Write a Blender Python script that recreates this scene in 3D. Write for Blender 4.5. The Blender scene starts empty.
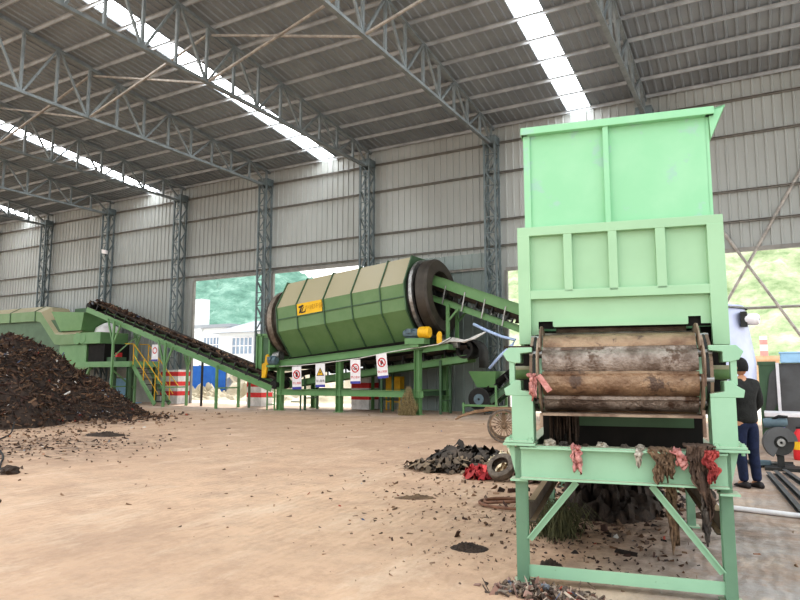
import bpy, bmesh, math, random
from mathutils import Vector, Matrix, noise
random.seed(7)
PI = math.pi
C = bpy.context.scene.collection

# ------------------------------------------------------------------ materials
def lin(c):
    r = []
    for v in c[:3]:
        v = v / 255.0
        r.append(v / 12.92 if v <= 0.04045 else ((v + 0.055) / 1.055) ** 2.4)
    return (r[0], r[1], r[2], 1.0)

def nmat(name):
    m = bpy.data.materials.new(name); m.use_nodes = True
    nt = m.node_tree
    b = nt.nodes['Principled BSDF']
    return m, nt, b

def N(nt, t, **kw):
    n = nt.nodes.new(t)
    for k, v in kw.items(): setattr(n, k, v)
    return n

def mixc(nt, fac, a, b):
    m = N(nt, 'ShaderNodeMix', data_type='RGBA')
    for sock, v in ((m.inputs[0], fac), (m.inputs[6], a), (m.inputs[7], b)):
        if hasattr(v, 'is_output'): nt.links.new(v, sock)
        else: sock.default_value = v
    return m.outputs[2]

def ramp(nt, fac, stops):
    r = N(nt, 'ShaderNodeValToRGB')
    nt.links.new(fac, r.inputs[0])
    e = r.color_ramp.elements
    while len(e) < len(stops): e.new(0.5)
    for i, (p, c) in enumerate(stops):
        e[i].position = p; e[i].color = c
    return r.outputs[0]

def noise_n(nt, scale, detail=4, rough=0.6, stretch=None, space='Object'):
    tc = N(nt, 'ShaderNodeTexCoord')
    n = N(nt, 'ShaderNodeTexNoise')
    n.inputs['Scale'].default_value = scale
    n.inputs['Detail'].default_value = detail
    n.inputs['Roughness'].default_value = rough
    if stretch:
        mp = N(nt, 'ShaderNodeMapping'); mp.inputs['Scale'].default_value = stretch
        nt.links.new(tc.outputs[space], mp.inputs[0]); nt.links.new(mp.outputs[0], n.inputs[0])
    else:
        nt.links.new(tc.outputs[space], n.inputs[0])
    return n.outputs[0]

W0, W1 = (0, 0, 0, 1), (1, 1, 1, 1)
def mat(name, col, col2=None, scale=3.0, lo=0.4, hi=0.62, rough=0.6, metal=0.0, bump=0.0, bscale=None, dust=None, dustlo=0.45, stretch=None, spots=None, spotscale=14, spotlo=0.66):
    m, nt, b = nmat(name)
    b.inputs['Roughness'].default_value = rough
    b.inputs['Metallic'].default_value = metal
    c = lin(col)
    cout = None
    if col2 is None:
        col2 = tuple(max(0, v * 0.88) for v in col)
    f = noise_n(nt, scale, stretch=stretch)
    fr = ramp(nt, f, [(lo, W0), (hi, W1)])
    cout = mixc(nt, fr, c, lin(col2))
    if spots:
        f2 = ramp(nt, noise_n(nt, spotscale, 5, 0.65), [(spotlo, W0), (spotlo + 0.06, W1)])
        cout = mixc(nt, f2, cout, lin(spots))
    if dust:
        g = N(nt, 'ShaderNodeNewGeometry'); s = N(nt, 'ShaderNodeSeparateXYZ')
        nt.links.new(g.outputs['Normal'], s.inputs[0])
        fd = ramp(nt, s.outputs[2], [(dustlo, W0), (dustlo + 0.2, W1)])
        cout = mixc(nt, fd, cout, lin(dust))
    nt.links.new(cout, b.inputs['Base Color'])
    if bump:
        bn = N(nt, 'ShaderNodeBump'); bn.inputs['Strength'].default_value = bump
        bn.inputs['Distance'].default_value = 0.05
        nt.links.new(noise_n(nt, bscale or scale * 4, 6, 0.65), bn.inputs['Height'])
        nt.links.new(bn.outputs[0], b.inputs['Normal'])
    return m

def mat_attr(name, rough=0.85, bump=0.0):
    m, nt, b = nmat(name)
    a = N(nt, 'ShaderNodeAttribute', attribute_name='Col')
    nt.links.new(a.outputs['Color'], b.inputs['Base Color'])
    b.inputs['Roughness'].default_value = rough
    return m

M = {}
M['mint'] = mat('mint_paint', (138, 194, 152), (146, 198, 158), 2.2, rough=0.5, spots=(146, 188, 166), spotscale=4, spotlo=0.6)
M['hopper'] = mat('sage_paint', (154, 190, 154), (148, 184, 148), 2.0, rough=0.45)
M['frame'] = mat('frame_green_paint', (142, 180, 150), (148, 186, 156), 3.0, rough=0.5, dust=(180, 186, 160), dustlo=0.75, spots=(122, 150, 122), spotscale=20, spotlo=0.68)
M['olive'] = mat('olive_green_paint', (98, 128, 82), (106, 134, 90), 1.5, rough=0.5, dust=(168, 160, 132), dustlo=0.3)
M['green'] = mat('machine_green_paint', (98, 138, 90), (106, 144, 96), 2.0, rough=0.5, dust=(158, 164, 128), dustlo=0.7)
M['greend'] = mat('dark_green_paint', (76, 104, 76), (68, 94, 68), 2.0, rough=0.55)
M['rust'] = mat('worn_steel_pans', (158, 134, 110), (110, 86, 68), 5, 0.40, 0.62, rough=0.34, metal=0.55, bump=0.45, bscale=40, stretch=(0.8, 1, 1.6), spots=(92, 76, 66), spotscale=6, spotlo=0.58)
M['rustsheen'] = mat('worn_steel_pans_sheen', (160, 148, 138), (112, 98, 88), 7, 0.42, 0.6, rough=0.32, metal=0.6, bump=0.5, bscale=46, spots=(96, 78, 66), spotscale=5, spotlo=0.54)
M['rustp'] = mat('rusty_plate', (150, 132, 114), (110, 90, 76), 6, rough=0.6, metal=0.3, bump=0.2)
M['mud'] = mat('wet_mud', (70, 55, 44), (50, 40, 32), 12, rough=0.8, bump=0.6)
M['steel'] = mat('bright_steel', (165, 165, 162), (130, 128, 124), 8, rough=0.35, metal=0.7)
M['darksteel'] = mat('dark_steel', (58, 58, 56), (44, 43, 41), 5, rough=0.55, metal=0.3)
M['drumdark'] = mat('drum_end_steel', (74, 68, 60), (60, 54, 48), 2, rough=0.5, metal=0.3)
M['ringst'] = mat('drum_ring_steel', (150, 140, 128), (118, 104, 92), 3, rough=0.4, metal=0.5)
M['black'] = mat('black_rubber', (30, 29, 28), (42, 40, 37), 6, rough=0.8)
M['interior'] = mat('dark_shaded_interior', (34, 31, 28), (24, 22, 20), 4, rough=0.9)  # near black, paints the shade behind the feeder parts
M['belt'] = mat('dirty_rubber_belt', (58, 54, 51), (84, 74, 64), 7, rough=0.85, bump=0.4)
M['yellow'] = mat('yellow_paint', (226, 178, 30), (205, 158, 26), 5, rough=0.5)
M['yellowsign'] = mat('yellow_sign', (232, 186, 24), (226, 178, 20), 3, rough=0.5)
M['gold'] = mat('ochre_lettering', (188, 140, 20), (176, 130, 18), 9, rough=0.6)
M['white'] = mat('white_board', (235, 232, 232), (224, 220, 222), 5, rough=0.5)
M['red'] = mat('red_paint', (206, 40, 44), (190, 34, 40), 6, rough=0.5)
M['signblue'] = mat('sign_blue', (74, 74, 160), (68, 68, 148), 6, rough=0.5)
M['ink'] = mat('black_ink', (28, 26, 28), (22, 20, 22), 6, rough=0.6)
M['motor'] = mat('blue_grey_motor', (96, 116, 124), (84, 100, 108), 6, rough=0.5)
M['column'] = mat('column_steel_paint', (110, 122, 124), (92, 102, 104), 2.5, rough=0.6)
M['truss'] = mat('truss_steel_paint', (128, 136, 138), (112, 120, 122), 2.5, rough=0.6)
M['purlin'] = mat('purlin_steel', (170, 174, 176), (150, 154, 156), 2, rough=0.55)
M['rod'] = mat('galvanised_rod', (170, 164, 156), (140, 136, 130), 5, rough=0.5)
M['girt'] = mat('girt_steel', (140, 138, 132), (122, 120, 116), 2, rough=0.6)
M['plinthw'] = mat('plinth_white', (226, 222, 220), (200, 196, 194), 3, rough=0.7)
M['plinthr'] = mat('plinth_red', (214, 62, 62), (196, 52, 54), 3, rough=0.7)
M['lowwall'] = mat('painted_block', (176, 176, 168), (160, 160, 152), 2, rough=0.8)
M['orangewall'] = mat('orange_render', (206, 170, 138), (196, 156, 122), 3, rough=0.8)
M['straw'] = mat('dry_straw', (158, 142, 104), (120, 106, 76), 20, rough=0.9)
M['deadgrass'] = mat('dead_grass', (92, 92, 62), (70, 70, 48), 20, rough=0.9)
M['clothred'] = mat('red_cloth', (180, 84, 78), (140, 56, 54), 14, rough=0.9, bump=0.5)
M['clothbrown'] = mat('brown_rag', (112, 92, 78), (84, 68, 58), 18, rough=0.95, bump=0.6)
M['clothtan'] = mat('muddy_tan_rag', (140, 116, 92), (110, 90, 72), 18, rough=0.95, bump=0.6)
M['clothpink'] = mat('pink_plastic_strip', (204, 150, 142), (178, 112, 106), 14, rough=0.7, bump=0.4)
M['clothcream'] = mat('cream_cloth', (206, 190, 158), (180, 160, 128), 10, rough=0.9, bump=0.5)
M['clothgrey'] = mat('grey_tarp', (98, 90, 82), (60, 55, 52), 9, rough=0.85, bump=0.6)
M['tarpdark'] = mat('dark_torn_tarp', (74, 66, 60), (46, 42, 40), 9, rough=0.85, bump=0.8)
M['paper'] = mat('dirty_plastic', (190, 182, 168), (140, 128, 112), 20, rough=0.7, bump=0.4)
M['tyre'] = mat('dusty_tyre_rubber', (122, 110, 98), (92, 82, 74), 16, rough=0.9, bump=0.4)
M['rim'] = mat('bronze_wheel_steel', (148, 124, 100), (116, 96, 78), 12, rough=0.5, metal=0.4)
M['wood'] = mat('weathered_wood', (150, 120, 92), (116, 92, 70), 8, rough=0.8, stretch=(1, 6, 6))
M['hose'] = mat('brown_hose', (128, 92, 72), (104, 74, 58), 12, rough=0.8)
M['palehose'] = mat('pale_blue_hose', (176, 196, 226), (160, 180, 214), 6, rough=0.6)
M['cable'] = mat('white_cable', (214, 212, 206), (190, 188, 182), 6, rough=0.6)
M['tank'] = mat('pale_lavender_steel', (196, 202, 226), (182, 188, 214), 2, rough=0.35, metal=0.1)
M['skip'] = mat('dark_grey_sheet', (92, 92, 92), (80, 79, 78), 2, rough=0.6)
M['jacket'] = mat('dark_jacket', (44, 44, 42), (34, 34, 32), 12, rough=0.9, bump=0.3)
M['jeans'] = mat('navy_jeans', (34, 44, 74), (26, 34, 58), 12, rough=0.9, bump=0.3)
M['skin'] = mat('skin', (190, 142, 112), (180, 130, 100), 8, rough=0.55)
M['hair'] = mat('black_hair', (24, 21, 20), (34, 30, 28), 30, rough=0.7, bump=0.5)
M['shoe'] = mat('dark_shoe', (46, 40, 40), (36, 32, 32), 12, rough=0.7)
M['bluefence'] = mat('blue_fence', (40, 110, 205), (52, 122, 214), 2, rough=0.6)
M['buildw'] = mat('white_render', (225, 226, 226), (212, 214, 216), 0.3, rough=0.8)
M['buildroof'] = mat('grey_roof', (160, 164, 168), (148, 152, 158), 0.5, rough=0.8)
M['glass'] = mat('window_glass', (140, 156, 172), (120, 136, 154), 0.6, rough=0.2)
M['sand'] = mat('pale_sand', (206, 196, 176), (180, 168, 146), 0.8, rough=0.95, bump=0.5, bscale=2)
M['purple'] = mat('violet_paint', (132, 124, 190), (120, 112, 176), 6, rough=0.6)
M['paleblue'] = mat('pale_blue_crate', (166, 206, 234), (156, 196, 226), 4, rough=0.5)
M['dusty'] = mat('dusty_shaded_steel', (98, 88, 76), (80, 70, 60), 4, rough=0.8, dust=(176, 152, 124), dustlo=0.5)  # dark base paints the shaded inner face, tan dust lies on top
M['fadedred'] = mat('faded_red', (214, 150, 144), (204, 140, 134), 3, rough=0.8)
M['debris'] = mat_attr('waste_debris')

def wall_mat():
    m, nt, b = nmat('corrugated_wall_sheet')
    f = noise_n(nt, 0.35, 3, 0.5, stretch=(1, 1, 0.5))
    c = mixc(nt, ramp(nt, f, [(0.35, W0), (0.65, W1)]), lin((166, 170, 167)), lin((151, 154, 150)))
    nt.links.new(c, b.inputs['Base Color']); b.inputs['Roughness'].default_value = 0.5
    return m
M['wall'] = wall_mat()
M['wallgrey'] = mat('grey_green_sheet', (140, 150, 146), (128, 138, 134), 0.6, rough=0.5)
M['roof'] = mat('roof_sheet', (138, 145, 149), (126, 133, 138), 0.5, rough=0.5)

def skylight_mat():
    m, nt, b = nmat('glowing_translucent_skylight')
    out = nt.nodes['Material Output']
    tr = N(nt, 'ShaderNodeBsdfTranslucent'); tr.inputs[0].default_value = (0.95, 0.97, 1, 1)
    em = N(nt, 'ShaderNodeEmission'); em.inputs[1].default_value = 8.0  # added glow boosts the daylight these panels let through
    c = ramp(nt, noise_n(nt, 1.5, 2), [(0.3, (0.86, 0.92, 1, 1)), (0.7, (1, 1, 1, 1))])
    nt.links.new(c, em.inputs[0])
    ad = N(nt, 'ShaderNodeAddShader')
    nt.links.new(tr.outputs[0], ad.inputs[0]); nt.links.new(em.outputs[0], ad.inputs[1])
    nt.links.new(ad.outputs[0], out.inputs[0])
    return m
M['skylight'] = skylight_mat()

def floor_mat():
    m, nt, b = nmat('dusty_concrete_floor')
    tc = N(nt, 'ShaderNodeTexCoord')
    big = noise_n(nt, 0.22, 5, 0.6)
    c = mixc(nt, ramp(nt, big, [(0.35, W0), (0.65, W1)]), lin((212, 178, 148)), lin((192, 159, 132)))
    mid = noise_n(nt, 1.1, 6, 0.7)
    c = mixc(nt, ramp(nt, mid, [(0.5, W0), (0.75, (0.7, 0.7, 0.7, 1))]), c, lin((222, 196, 170)))
    # grey concrete further in and over at the feeder side
    sx = N(nt, 'ShaderNodeSeparateXYZ'); nt.links.new(tc.outputs['Object'], sx.inputs[0])
    def mth(op, a, bb):
        n = N(nt, 'ShaderNodeMath', operation=op)
        for s, v in ((n.inputs[0], a), (n.inputs[1], bb)):
            if hasattr(v, 'is_output'): nt.links.new(v, s)
            else: s.default_value = v
        return n.outputs[0]
    wob = mth('MULTIPLY', mth('SUBTRACT', mid, 0.5), 4.0)
    gy = mth('MULTIPLY', mth('SUBTRACT', mth('ADD', sx.outputs[1], wob), 18.5), 0.4)
    gx = mth('MULTIPLY', mth('ADD', mth('ADD', sx.outputs[0], mth('MULTIPLY', wob, 0.35)), 1.5), 1.0)
    grey = N(nt, 'ShaderNodeClamp'); nt.links.new(mth('MAXIMUM', gy, gx), grey.inputs[0])
    c = mixc(nt, grey.outputs[0], c, lin((172, 164, 158)))
    zone = N(nt, 'ShaderNodeMapRange'); zone.inputs[1].default_value = 6.0; zone.inputs[2].default_value = 13.0; zone.inputs[4].default_value = 0.75
    nt.links.new(mth('ADD', sx.outputs[1], wob), zone.inputs[0])
    zf = mth('MULTIPLY', zone.outputs[0], ramp(nt, noise_n(nt, 0.5, 6, 0.7), [(0.3, (0.35, 0.35, 0.35, 1)), (0.6, W1)]))
    c = mixc(nt, zf, c, lin((186, 156, 132)))
    c = mixc(nt, ramp(nt, noise_n(nt, 2.2, 8, 0.8), [(0.46, W0), (0.64, (0.6, 0.6, 0.6, 1))]), c, lin((162, 130, 106)))
    c = mixc(nt, ramp(nt, noise_n(nt, 0.8, 7, 0.78), [(0.47, W0), (0.62, (0.6, 0.6, 0.6, 1))]), c, lin((168, 138, 114)))
    c = mixc(nt, ramp(nt, noise_n(nt, 1.7, 7, 0.75, stretch=(1, 0.45, 1)), [(0.52, W0), (0.66, (0.55, 0.55, 0.55, 1))]), c, lin((220, 194, 168)))
    # soil stain beside the heap
    def stain(cx, cy, rad, soft):
        dx = mth('SUBTRACT', sx.outputs[0], cx); dy = mth('SUBTRACT', sx.outputs[1], cy)
        d = mth('SQRT', mth('ADD', mth('MULTIPLY', dx, dx), mth('MULTIPLY', dy, dy)), 0)
        return mth('MULTIPLY', mth('SUBTRACT', rad, d), 1.0 / soft)
    st = mth('MAXIMUM', mth('MAXIMUM', stain(-22.5, 12.5, 6.6, 2.2), stain(-1.2, 7.0, 2.3, 2.0)), stain(-13.8, 8.2, 4.2, 3.0))
    fine = noise_n(nt, 3.0, 8, 0.75)
    s2 = mth('MULTIPLY', st, ramp(nt, fine, [(0.42, W0), (0.62, W1)]))
    cl = N(nt, 'ShaderNodeClamp'); nt.links.new(s2, cl.inputs[0]); cl.inputs[2].default_value = 0.8
    c = mixc(nt, cl.outputs[0], c, lin((92, 74, 60)))
    sp = ramp(nt, noise_n(nt, 9.0, 8, 0.8), [(0.64, W0), (0.7, (0.75, 0.75, 0.75, 1))])
    c = mixc(nt, sp, c, lin((128, 102, 80)))
    # tread ripples pressed into the dust
    wv = N(nt, 'ShaderNodeTexWave'); wv.inputs['Scale'].default_value = 2.6; wv.inputs['Distortion'].default_value = 6.0
    wv.inputs['Detail'].default_value = 3; wv.inputs['Detail Scale'].default_value = 1.2
    nt.links.new(tc.outputs['Object'], wv.inputs[0])
    nt.links.new(c, b.inputs['Base Color']); b.inputs['Roughness'].default_value = 0.75
    hh = mth('ADD', mth('MULTIPLY', wv.outputs[1], 0.28), fine)
    bn = N(nt, 'ShaderNodeBump'); bn.inputs['Strength'].default_value = 0.45; bn.inputs['Distance'].default_value = 0.06
    nt.links.new(hh, bn.inputs['Height']); nt.links.new(bn.outputs[0], b.inputs['Normal'])
    return m
M['floor'] = floor_mat()
M['ground'] = mat('bright_outdoor_concrete', (214, 208, 200), (196, 190, 180), 0.3, rough=0.9)

def hill_mat():
    m, nt, b = nmat('hazy_forest')
    tc = N(nt, 'ShaderNodeTexCoord')
    f = noise_n(nt, 0.16, 8, 0.75, stretch=(1, 0.6, 1.6))
    left = ramp(nt, f, [(0.32, lin((62, 98, 84))), (0.5, lin((95, 132, 117))), (0.66, lin((132, 162, 148)))])  # pale tints put the haze into the forest colour
    right = ramp(nt, f, [(0.32, lin((104, 126, 84))), (0.5, lin((152, 162, 126))), (0.66, lin((190, 190, 168)))])
    sx = N(nt, 'ShaderNodeSeparateXYZ'); nt.links.new(tc.outputs['Object'], sx.inputs[0])
    mr = N(nt, 'ShaderNodeMapRange'); mr.inputs[1].default_value = -110; mr.inputs[2].default_value = -60
    nt.links.new(sx.outputs[0], mr.inputs[0])
    c = mixc(nt, mr.outputs[0], left, right)
    nt.links.new(c, b.inputs['Base Color']); b.inputs['Roughness'].default_value = 1.0
    return m
M['hill'] = hill_mat()

# ------------------------------------------------------------------ mesh builder
class MB:
    def __init__(s): s.v = []; s.f = []; s.c = []
    def add(s, vs, fs, col=None):
        b = len(s.v); s.v += [Vector(p) for p in vs]
        for f in fs: s.f.append([b + i for i in f]); s.c.append(col)
        return s
    def box(s, x0, x1, y0, y1, z0, z1, col=None):
        vs = [(x0,y0,z0),(x1,y0,z0),(x1,y1,z0),(x0,y1,z0),(x0,y0,z1),(x1,y0,z1),(x1,y1,z1),(x0,y1,z1)]
        return s.add(vs, [(0,3,2,1),(4,5,6,7),(0,1,5,4),(1,2,6,5),(2,3,7,6),(3,0,4,7)], col)
    def hexa(s, lo, hi, col=None):            # 4 bottom + 4 top points
        return s.add(list(lo) + list(hi), [(0,3,2,1),(4,5,6,7),(0,1,5,4),(1,2,6,5),(2,3,7,6),(3,0,4,7)], col)
    def frame_(s, p, q, up):
        d = (Vector(q) - Vector(p)).normalized(); up = Vector(up)
        if abs(d.dot(up)) > 0.98: up = Vector((0, 1, 0)) if abs(d.y) < 0.9 else Vector((1, 0, 0))
        a = d.cross(up).normalized(); b = a.cross(d).normalized()
        return d, a, b
    def ext(s, p, q, prof, up=(0, 0, 1), col=None):      # extrude closed profile [(side,up)]
        d, a, b = s.frame_(p, q, up); n = len(prof)
        vs = [Vector(p) + a * x + b * y for x, y in prof] + [Vector(q) + a * x + b * y for x, y in prof]
        fs = [(i, (i + 1) % n, n + (i + 1) % n, n + i) for i in range(n)] + [tuple(range(n))[::-1], tuple(range(n, 2 * n))]
        return s.add(vs, fs, col)
    def beam(s, p, q, w, h, up=(0, 0, 1), col=None):
        return s.ext(p, q, [(-w/2,-h/2),(w/2,-h/2),(w/2,h/2),(-w/2,h/2)], up, col)
    def ibeam(s, p, q, w, h, t=0.012, up=(0, 0, 1)):
        w /= 2; h /= 2; u = t / 2
        return s.ext(p, q, [(-w,-h),(w,-h),(w,-h+t),(u,-h+t),(u,h-t),(w,h-t),(w,h),(-w,h),(-w,h-t),(-u,h-t),(-u,-h+t),(-w,-h+t)], up)
    def chan(s, p, q, w, h, t=0.012, up=(0, 0, 1), flip=1):   # web on one side, flanges towards +side*flip
        h /= 2
        pr = [(0,-h),(w,-h),(w,-h+t),(t,-h+t),(t,h-t),(w,h-t),(w,h),(0,h)]
        return s.ext(p, q, [(x * flip, y) for x, y in pr], up)
    def angle(s, p, q, w, t=0.01, up=(0, 0, 1), fx=1, fy=1):
        pr = [(0,0),(w,0),(w,t),(t,t),(t,w),(0,w)]
        return s.ext(p, q, [(x * fx, y * fy) for x, y in pr], up)
    def tube(s, p, q, r, n=12, r2=None, col=None):
        d, a, b = s.frame_(p, q, (0, 0, 1)); r2 = r if r2 is None else r2
        vs = [Vector(p) + (a * math.cos(2*PI*i/n) + b * math.sin(2*PI*i/n)) * r for i in range(n)]
        vs += [Vector(q) + (a * math.cos(2*PI*i/n) + b * math.sin(2*PI*i/n)) * r2 for i in range(n)]
        fs = [(i, (i+1)%n, n+(i+1)%n, n+i) for i in range(n)] + [tuple(range(n))[::-1], tuple(range(n, 2*n))]
        return s.add(vs, fs, col)
    def path(s, pts, r, n=8, closed=False, col=None):
        pts = [Vector(p) for p in pts]; L = len(pts); vs = []
        ref = None
        for i, p in enumerate(pts):
            if closed: d = pts[(i+1) % L] - pts[i-1]
            else: d = pts[min(i+1, L-1)] - pts[max(i-1, 0)]
            d.normalize()
            if ref is None: ref = Vector((0,0,1)) if abs(d.z) < 0.9 else Vector((1,0,0))
            a = d.cross(ref).normalized(); b = a.cross(d).normalized(); ref = b
            rr = r[i] if isinstance(r, (list, tuple)) else r
            vs += [p + (a * math.cos(2*PI*k/n) + b * math.sin(2*PI*k/n)) * rr for k in range(n)]
        fs = []
        for i in range(L if closed else L - 1):
            j = (i + 1) % L
            for k in range(n):
                fs.append((i*n+k, i*n+(k+1)%n, j*n+(k+1)%n, j*n+k))
        if not closed:
            fs += [tuple(range(n))[::-1], tuple(range((L-1)*n, L*n))]
        return s.add(vs, fs, col)
    def lathe(s, o, axis, prof, n=40, closed=False, col=None):   # prof [(along, radius)]
        o = Vector(o); d, a, b = s.frame_(o, o + Vector(axis), (0, 0, 1)); m = len(prof); vs = []
        for k in range(n):
            t = 2*PI*k/n; e = a * math.cos(t) + b * math.sin(t)
            vs += [o + d * x + e * r for x, r in prof]
        fs = []
        for k in range(n):
            j = (k + 1) % n
            for i in range(m if closed else m - 1):
                i2 = (i + 1) % m
                fs.append((k*m+i, j*m+i, j*m+i2, k*m+i2))
        return s.add(vs, fs, col)
    def prism(s, poly, y0, y1, col=None):        # polygon [(x,z)] extruded in y
        n = len(poly)
        vs = [(x, y0, z) for x, z in poly] + [(x, y1, z) for x, z in poly]
        fs = [(i, (i+1)%n, n+(i+1)%n, n+i) for i in range(n)] + [tuple(range(n))[::-1], tuple(range(n, 2*n))]
        return s.add(vs, fs, col)
    def sweep(s, path, section, closed_sec=True):   # section list of Vectors offset per path point (func)
        m = None; vs = []
        for p in path:
            sec = section(p); m = len(sec); vs += sec
        fs = []
        for i in range(len(path) - 1):
            for k in range(m if closed_sec else m - 1):
                fs.append((i*m+k, i*m+(k+1)%m, (i+1)*m+(k+1)%m, (i+1)*m+k))
        if closed_sec: fs += [tuple(range(m))[::-1], tuple(range((len(path)-1)*m, len(path)*m))]
        return s.add(vs, fs)
    def build(s, name, m, parent=None, smooth=False, world=True, bevel=0, recalc=True):
        me = bpy.data.meshes.new(name)
        vs = s.v
        if parent is not None and world:
            inv = chain(parent).inverted(); vs = [inv @ p for p in s.v]
        me.from_pydata([tuple(p) for p in vs], [], s.f)
        me.update()
        if recalc:
            bm = bmesh.new(); bm.from_mesh(me)
            bmesh.ops.recalc_face_normals(bm, faces=bm.faces)
            bm.to_mesh(me); bm.free()
        if any(c is not None for c in s.c):
            at = me.color_attributes.new('Col', 'FLOAT_COLOR', 'CORNER')
            for p in me.polygons:
                c = s.c[p.index] or (0.2, 0.15, 0.1, 1)
                for li in p.loop_indices: at.data[li].color = c
        o = bpy.data.objects.new(name, me); C.objects.link(o)
        me.materials.append(M[m] if isinstance(m, str) else m)
        if parent is not None: o.parent = parent
        if smooth:
            me.polygons.foreach_set('use_smooth', [True] * len(me.polygons))
            if smooth != 'full':
                me.set_sharp_from_angle(angle=math.radians(40))
        if bevel:
            b = o.modifiers.new('bevel', 'BEVEL'); b.width = bevel; b.segments = 2; b.limit_method = 'ANGLE'
        return o

def chain(o):
    m = o.matrix_basis.copy()
    while o.parent is not None:
        o = o.parent; m = o.matrix_basis @ m
    return m

def tag(o, label=None, cat=None, group=None, kind=None):
    if label: o['label'] = label
    if cat: o['category'] = cat
    if group: o['group'] = group
    if kind: o['kind'] = kind
    return o

def thing(name, label, cat, loc=(0, 0, 0), rotz=0, group=None, kind=None):
    o = bpy.data.objects.new(name, None); C.objects.link(o)
    o.location = loc; o.rotation_euler = (0, 0, rotz); o.empty_display_size = 0.2
    bpy.context.view_layer.update()
    o.matrix_basis = Matrix.Translation(loc) @ Matrix.Rotation(rotz, 4, 'Z')
    return tag(o, label, cat, group, kind)

def struct(name, mb, m, **kw):
    return tag(mb.build(name, m, **kw), kind='structure')

def copy_tree(o, loc, label=None, group=None):
    r = o.copy(); C.objects.link(r); r.location = loc
    if label: r['label'] = label
    if group: r['group'] = group
    for ch in list(o.children):
        c = ch.copy(); C.objects.link(c); c.parent = r
        for g in list(ch.children):
            d = g.copy(); C.objects.link(d); d.parent = c
    return r

ORD = ['first', 'second', 'third', 'fourth', 'fifth', 'sixth', 'seventh', 'eighth', 'ninth', 'tenth', 'eleventh', 'twelfth', 'thirteenth', 'fourteenth']

# ------------------------------------------------------------------ camera, sky, sun
cd = bpy.data.cameras.new('camera'); cam = bpy.data.objects.new('camera', cd); C.objects.link(cam)
cam.location = (0, 0, 1.5); cam.rotation_euler = (math.radians(90 + 6.61), 0, math.radians(29.0))
cd.sensor_width = 36; cd.lens = 643 / 800 * 36; cd.clip_end = 2000
bpy.context.scene.camera = cam
w = bpy.data.worlds.new('sky'); bpy.context.scene.world = w; w.use_nodes = True
bg = w.node_tree.nodes['Background']
wt = w.node_tree
tcw = N(wt, 'ShaderNodeTexCoord'); sz = N(wt, 'ShaderNodeSeparateXYZ'); wt.links.new(tcw.outputs['Generated'], sz.inputs[0])
skyc = ramp(wt, sz.outputs[2], [(0.0, (1.0, 0.99, 0.97, 1)), (0.35, (0.93, 0.97, 1.0, 1)), (1.0, (0.84, 0.92, 1.0, 1))])
wt.links.new(skyc, bg.inputs[0]); bg.inputs[1].default_value = 1.65
sd = bpy.data.lights.new('sun', 'SUN'); sun = bpy.data.objects.new('sun', sd); C.objects.link(sun)
sd.energy = 3.0; sd.angle = math.radians(2); sd.color = (1.0, 0.95, 0.86)
sun.rotation_euler = (math.radians(-22), math.radians(-12), 0)
sc = bpy.context.scene
sc.view_settings.view_transform = 'Standard'
sc.view_settings.look = 'Medium High Contrast'
sc.view_settings.exposure = 0.22
sc.cycles.max_bounces = 8; sc.cycles.diffuse_bounces = 6
sc.cycles.use_denoising = True
sc.cycles.sample_clamp_indirect = 8

# ------------------------------------------------------------------ building shell
DW = 24.63; HE = 11.85; SL = 0.113; YF = 7.0          # back wall, eave height, roof slope, roof edge cut short for sky light
COLX = [-39.14 + 6 * k for k in range(8)]
XL, XR = -57.0, 9.5
def zroof(y): return HE + SL * (DW - y)
b = MB(); b.add([(XL-20,-40,0),(20,-40,0),(20,25.2,0),(XL-20,25.2,0)], [(0,1,2,3)])
struct('floor', b, 'floor')
b = MB(); b.add([(-300,25.2,-0.02),(120,25.2,-0.02),(120,260,-0.02),(-300,260,-0.02)], [(0,1,2,3)])
struct('ground', b, 'ground')

def rib_profile(x0, x1, period, rw, depth):
    pts = []; x = x0
    while x < x1:
        pts += [(x, 0), (x + rw * 0.25, depth), (x + rw * 0.75, depth), (x + rw, 0)]
        x += period
    pts.append((x1, 0))
    return pts
def wall_bottom(x):
    if -26.3 < x < -21.42: return 6.55
    if -20.85 < x < -15.42: return 6.55
    if x > -8.72: return 5.73
    if -14.9 < x < -9.4: return 6.5
    return 1.75 if x < -26.3 else 0.0
edges = [-26.3, -21.42, -20.85, -15.42, -8.72, -14.9, -9.4]
pr = rib_profile(XL, XR, 0.3, 0.09, -0.04)
xs = sorted(pr + [(e, 0) for e in edges])
b = MB()
for (xa, ya), (xb, yb) in zip(xs[:-1], xs[1:]):
    if xb - xa < 1e-6: continue
    zb = wall_bottom((xa + xb) / 2)
    b.add([(xa, DW+ya, zb), (xb, DW+yb, zb), (xb, DW+yb, HE+0.05), (xa, DW+ya, HE+0.05)], [(0,1,2,3)])
struct('wall_back', b, 'wall', recalc=False)
b = MB()
for (xa, ya), (xb, yb) in zip(*(lambda p: (p[:-1], p[1:]))(rib_profile(-14.9, -9.4, 0.42, 0.09, -0.035))):
    b.add([(xa, DW-0.02+ya, 0), (xb, DW-0.02+yb, 0), (xb, DW-0.02+yb, 6.5), (xa, DW-0.02+ya, 6.5)], [(0,1,2,3)])
struct('wall_infill', b, 'wallgrey', recalc=False)
b = MB().box(XL, -28.45, DW-0.06, DW+0.12, 0, 1.75); b.box(-45, -29.6, DW-0.1, DW-0.05, 1.7, 1.78)
struct('wall_base', b, 'lowwall')
b = MB().box(-28.44, -27.85, DW-0.08, DW+0.12, 0, 1.72)
struct('wall_pier', b, 'orangewall')
b = MB()
for x0, x1, z in ((-26.3, -21.42, 6.55), (-20.85, -15.42, 6.55), (-8.72, XR, 5.73)):
    b.box(x0, x1, DW-0.09, DW+0.05, z-0.06, z+0.08)
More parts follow.
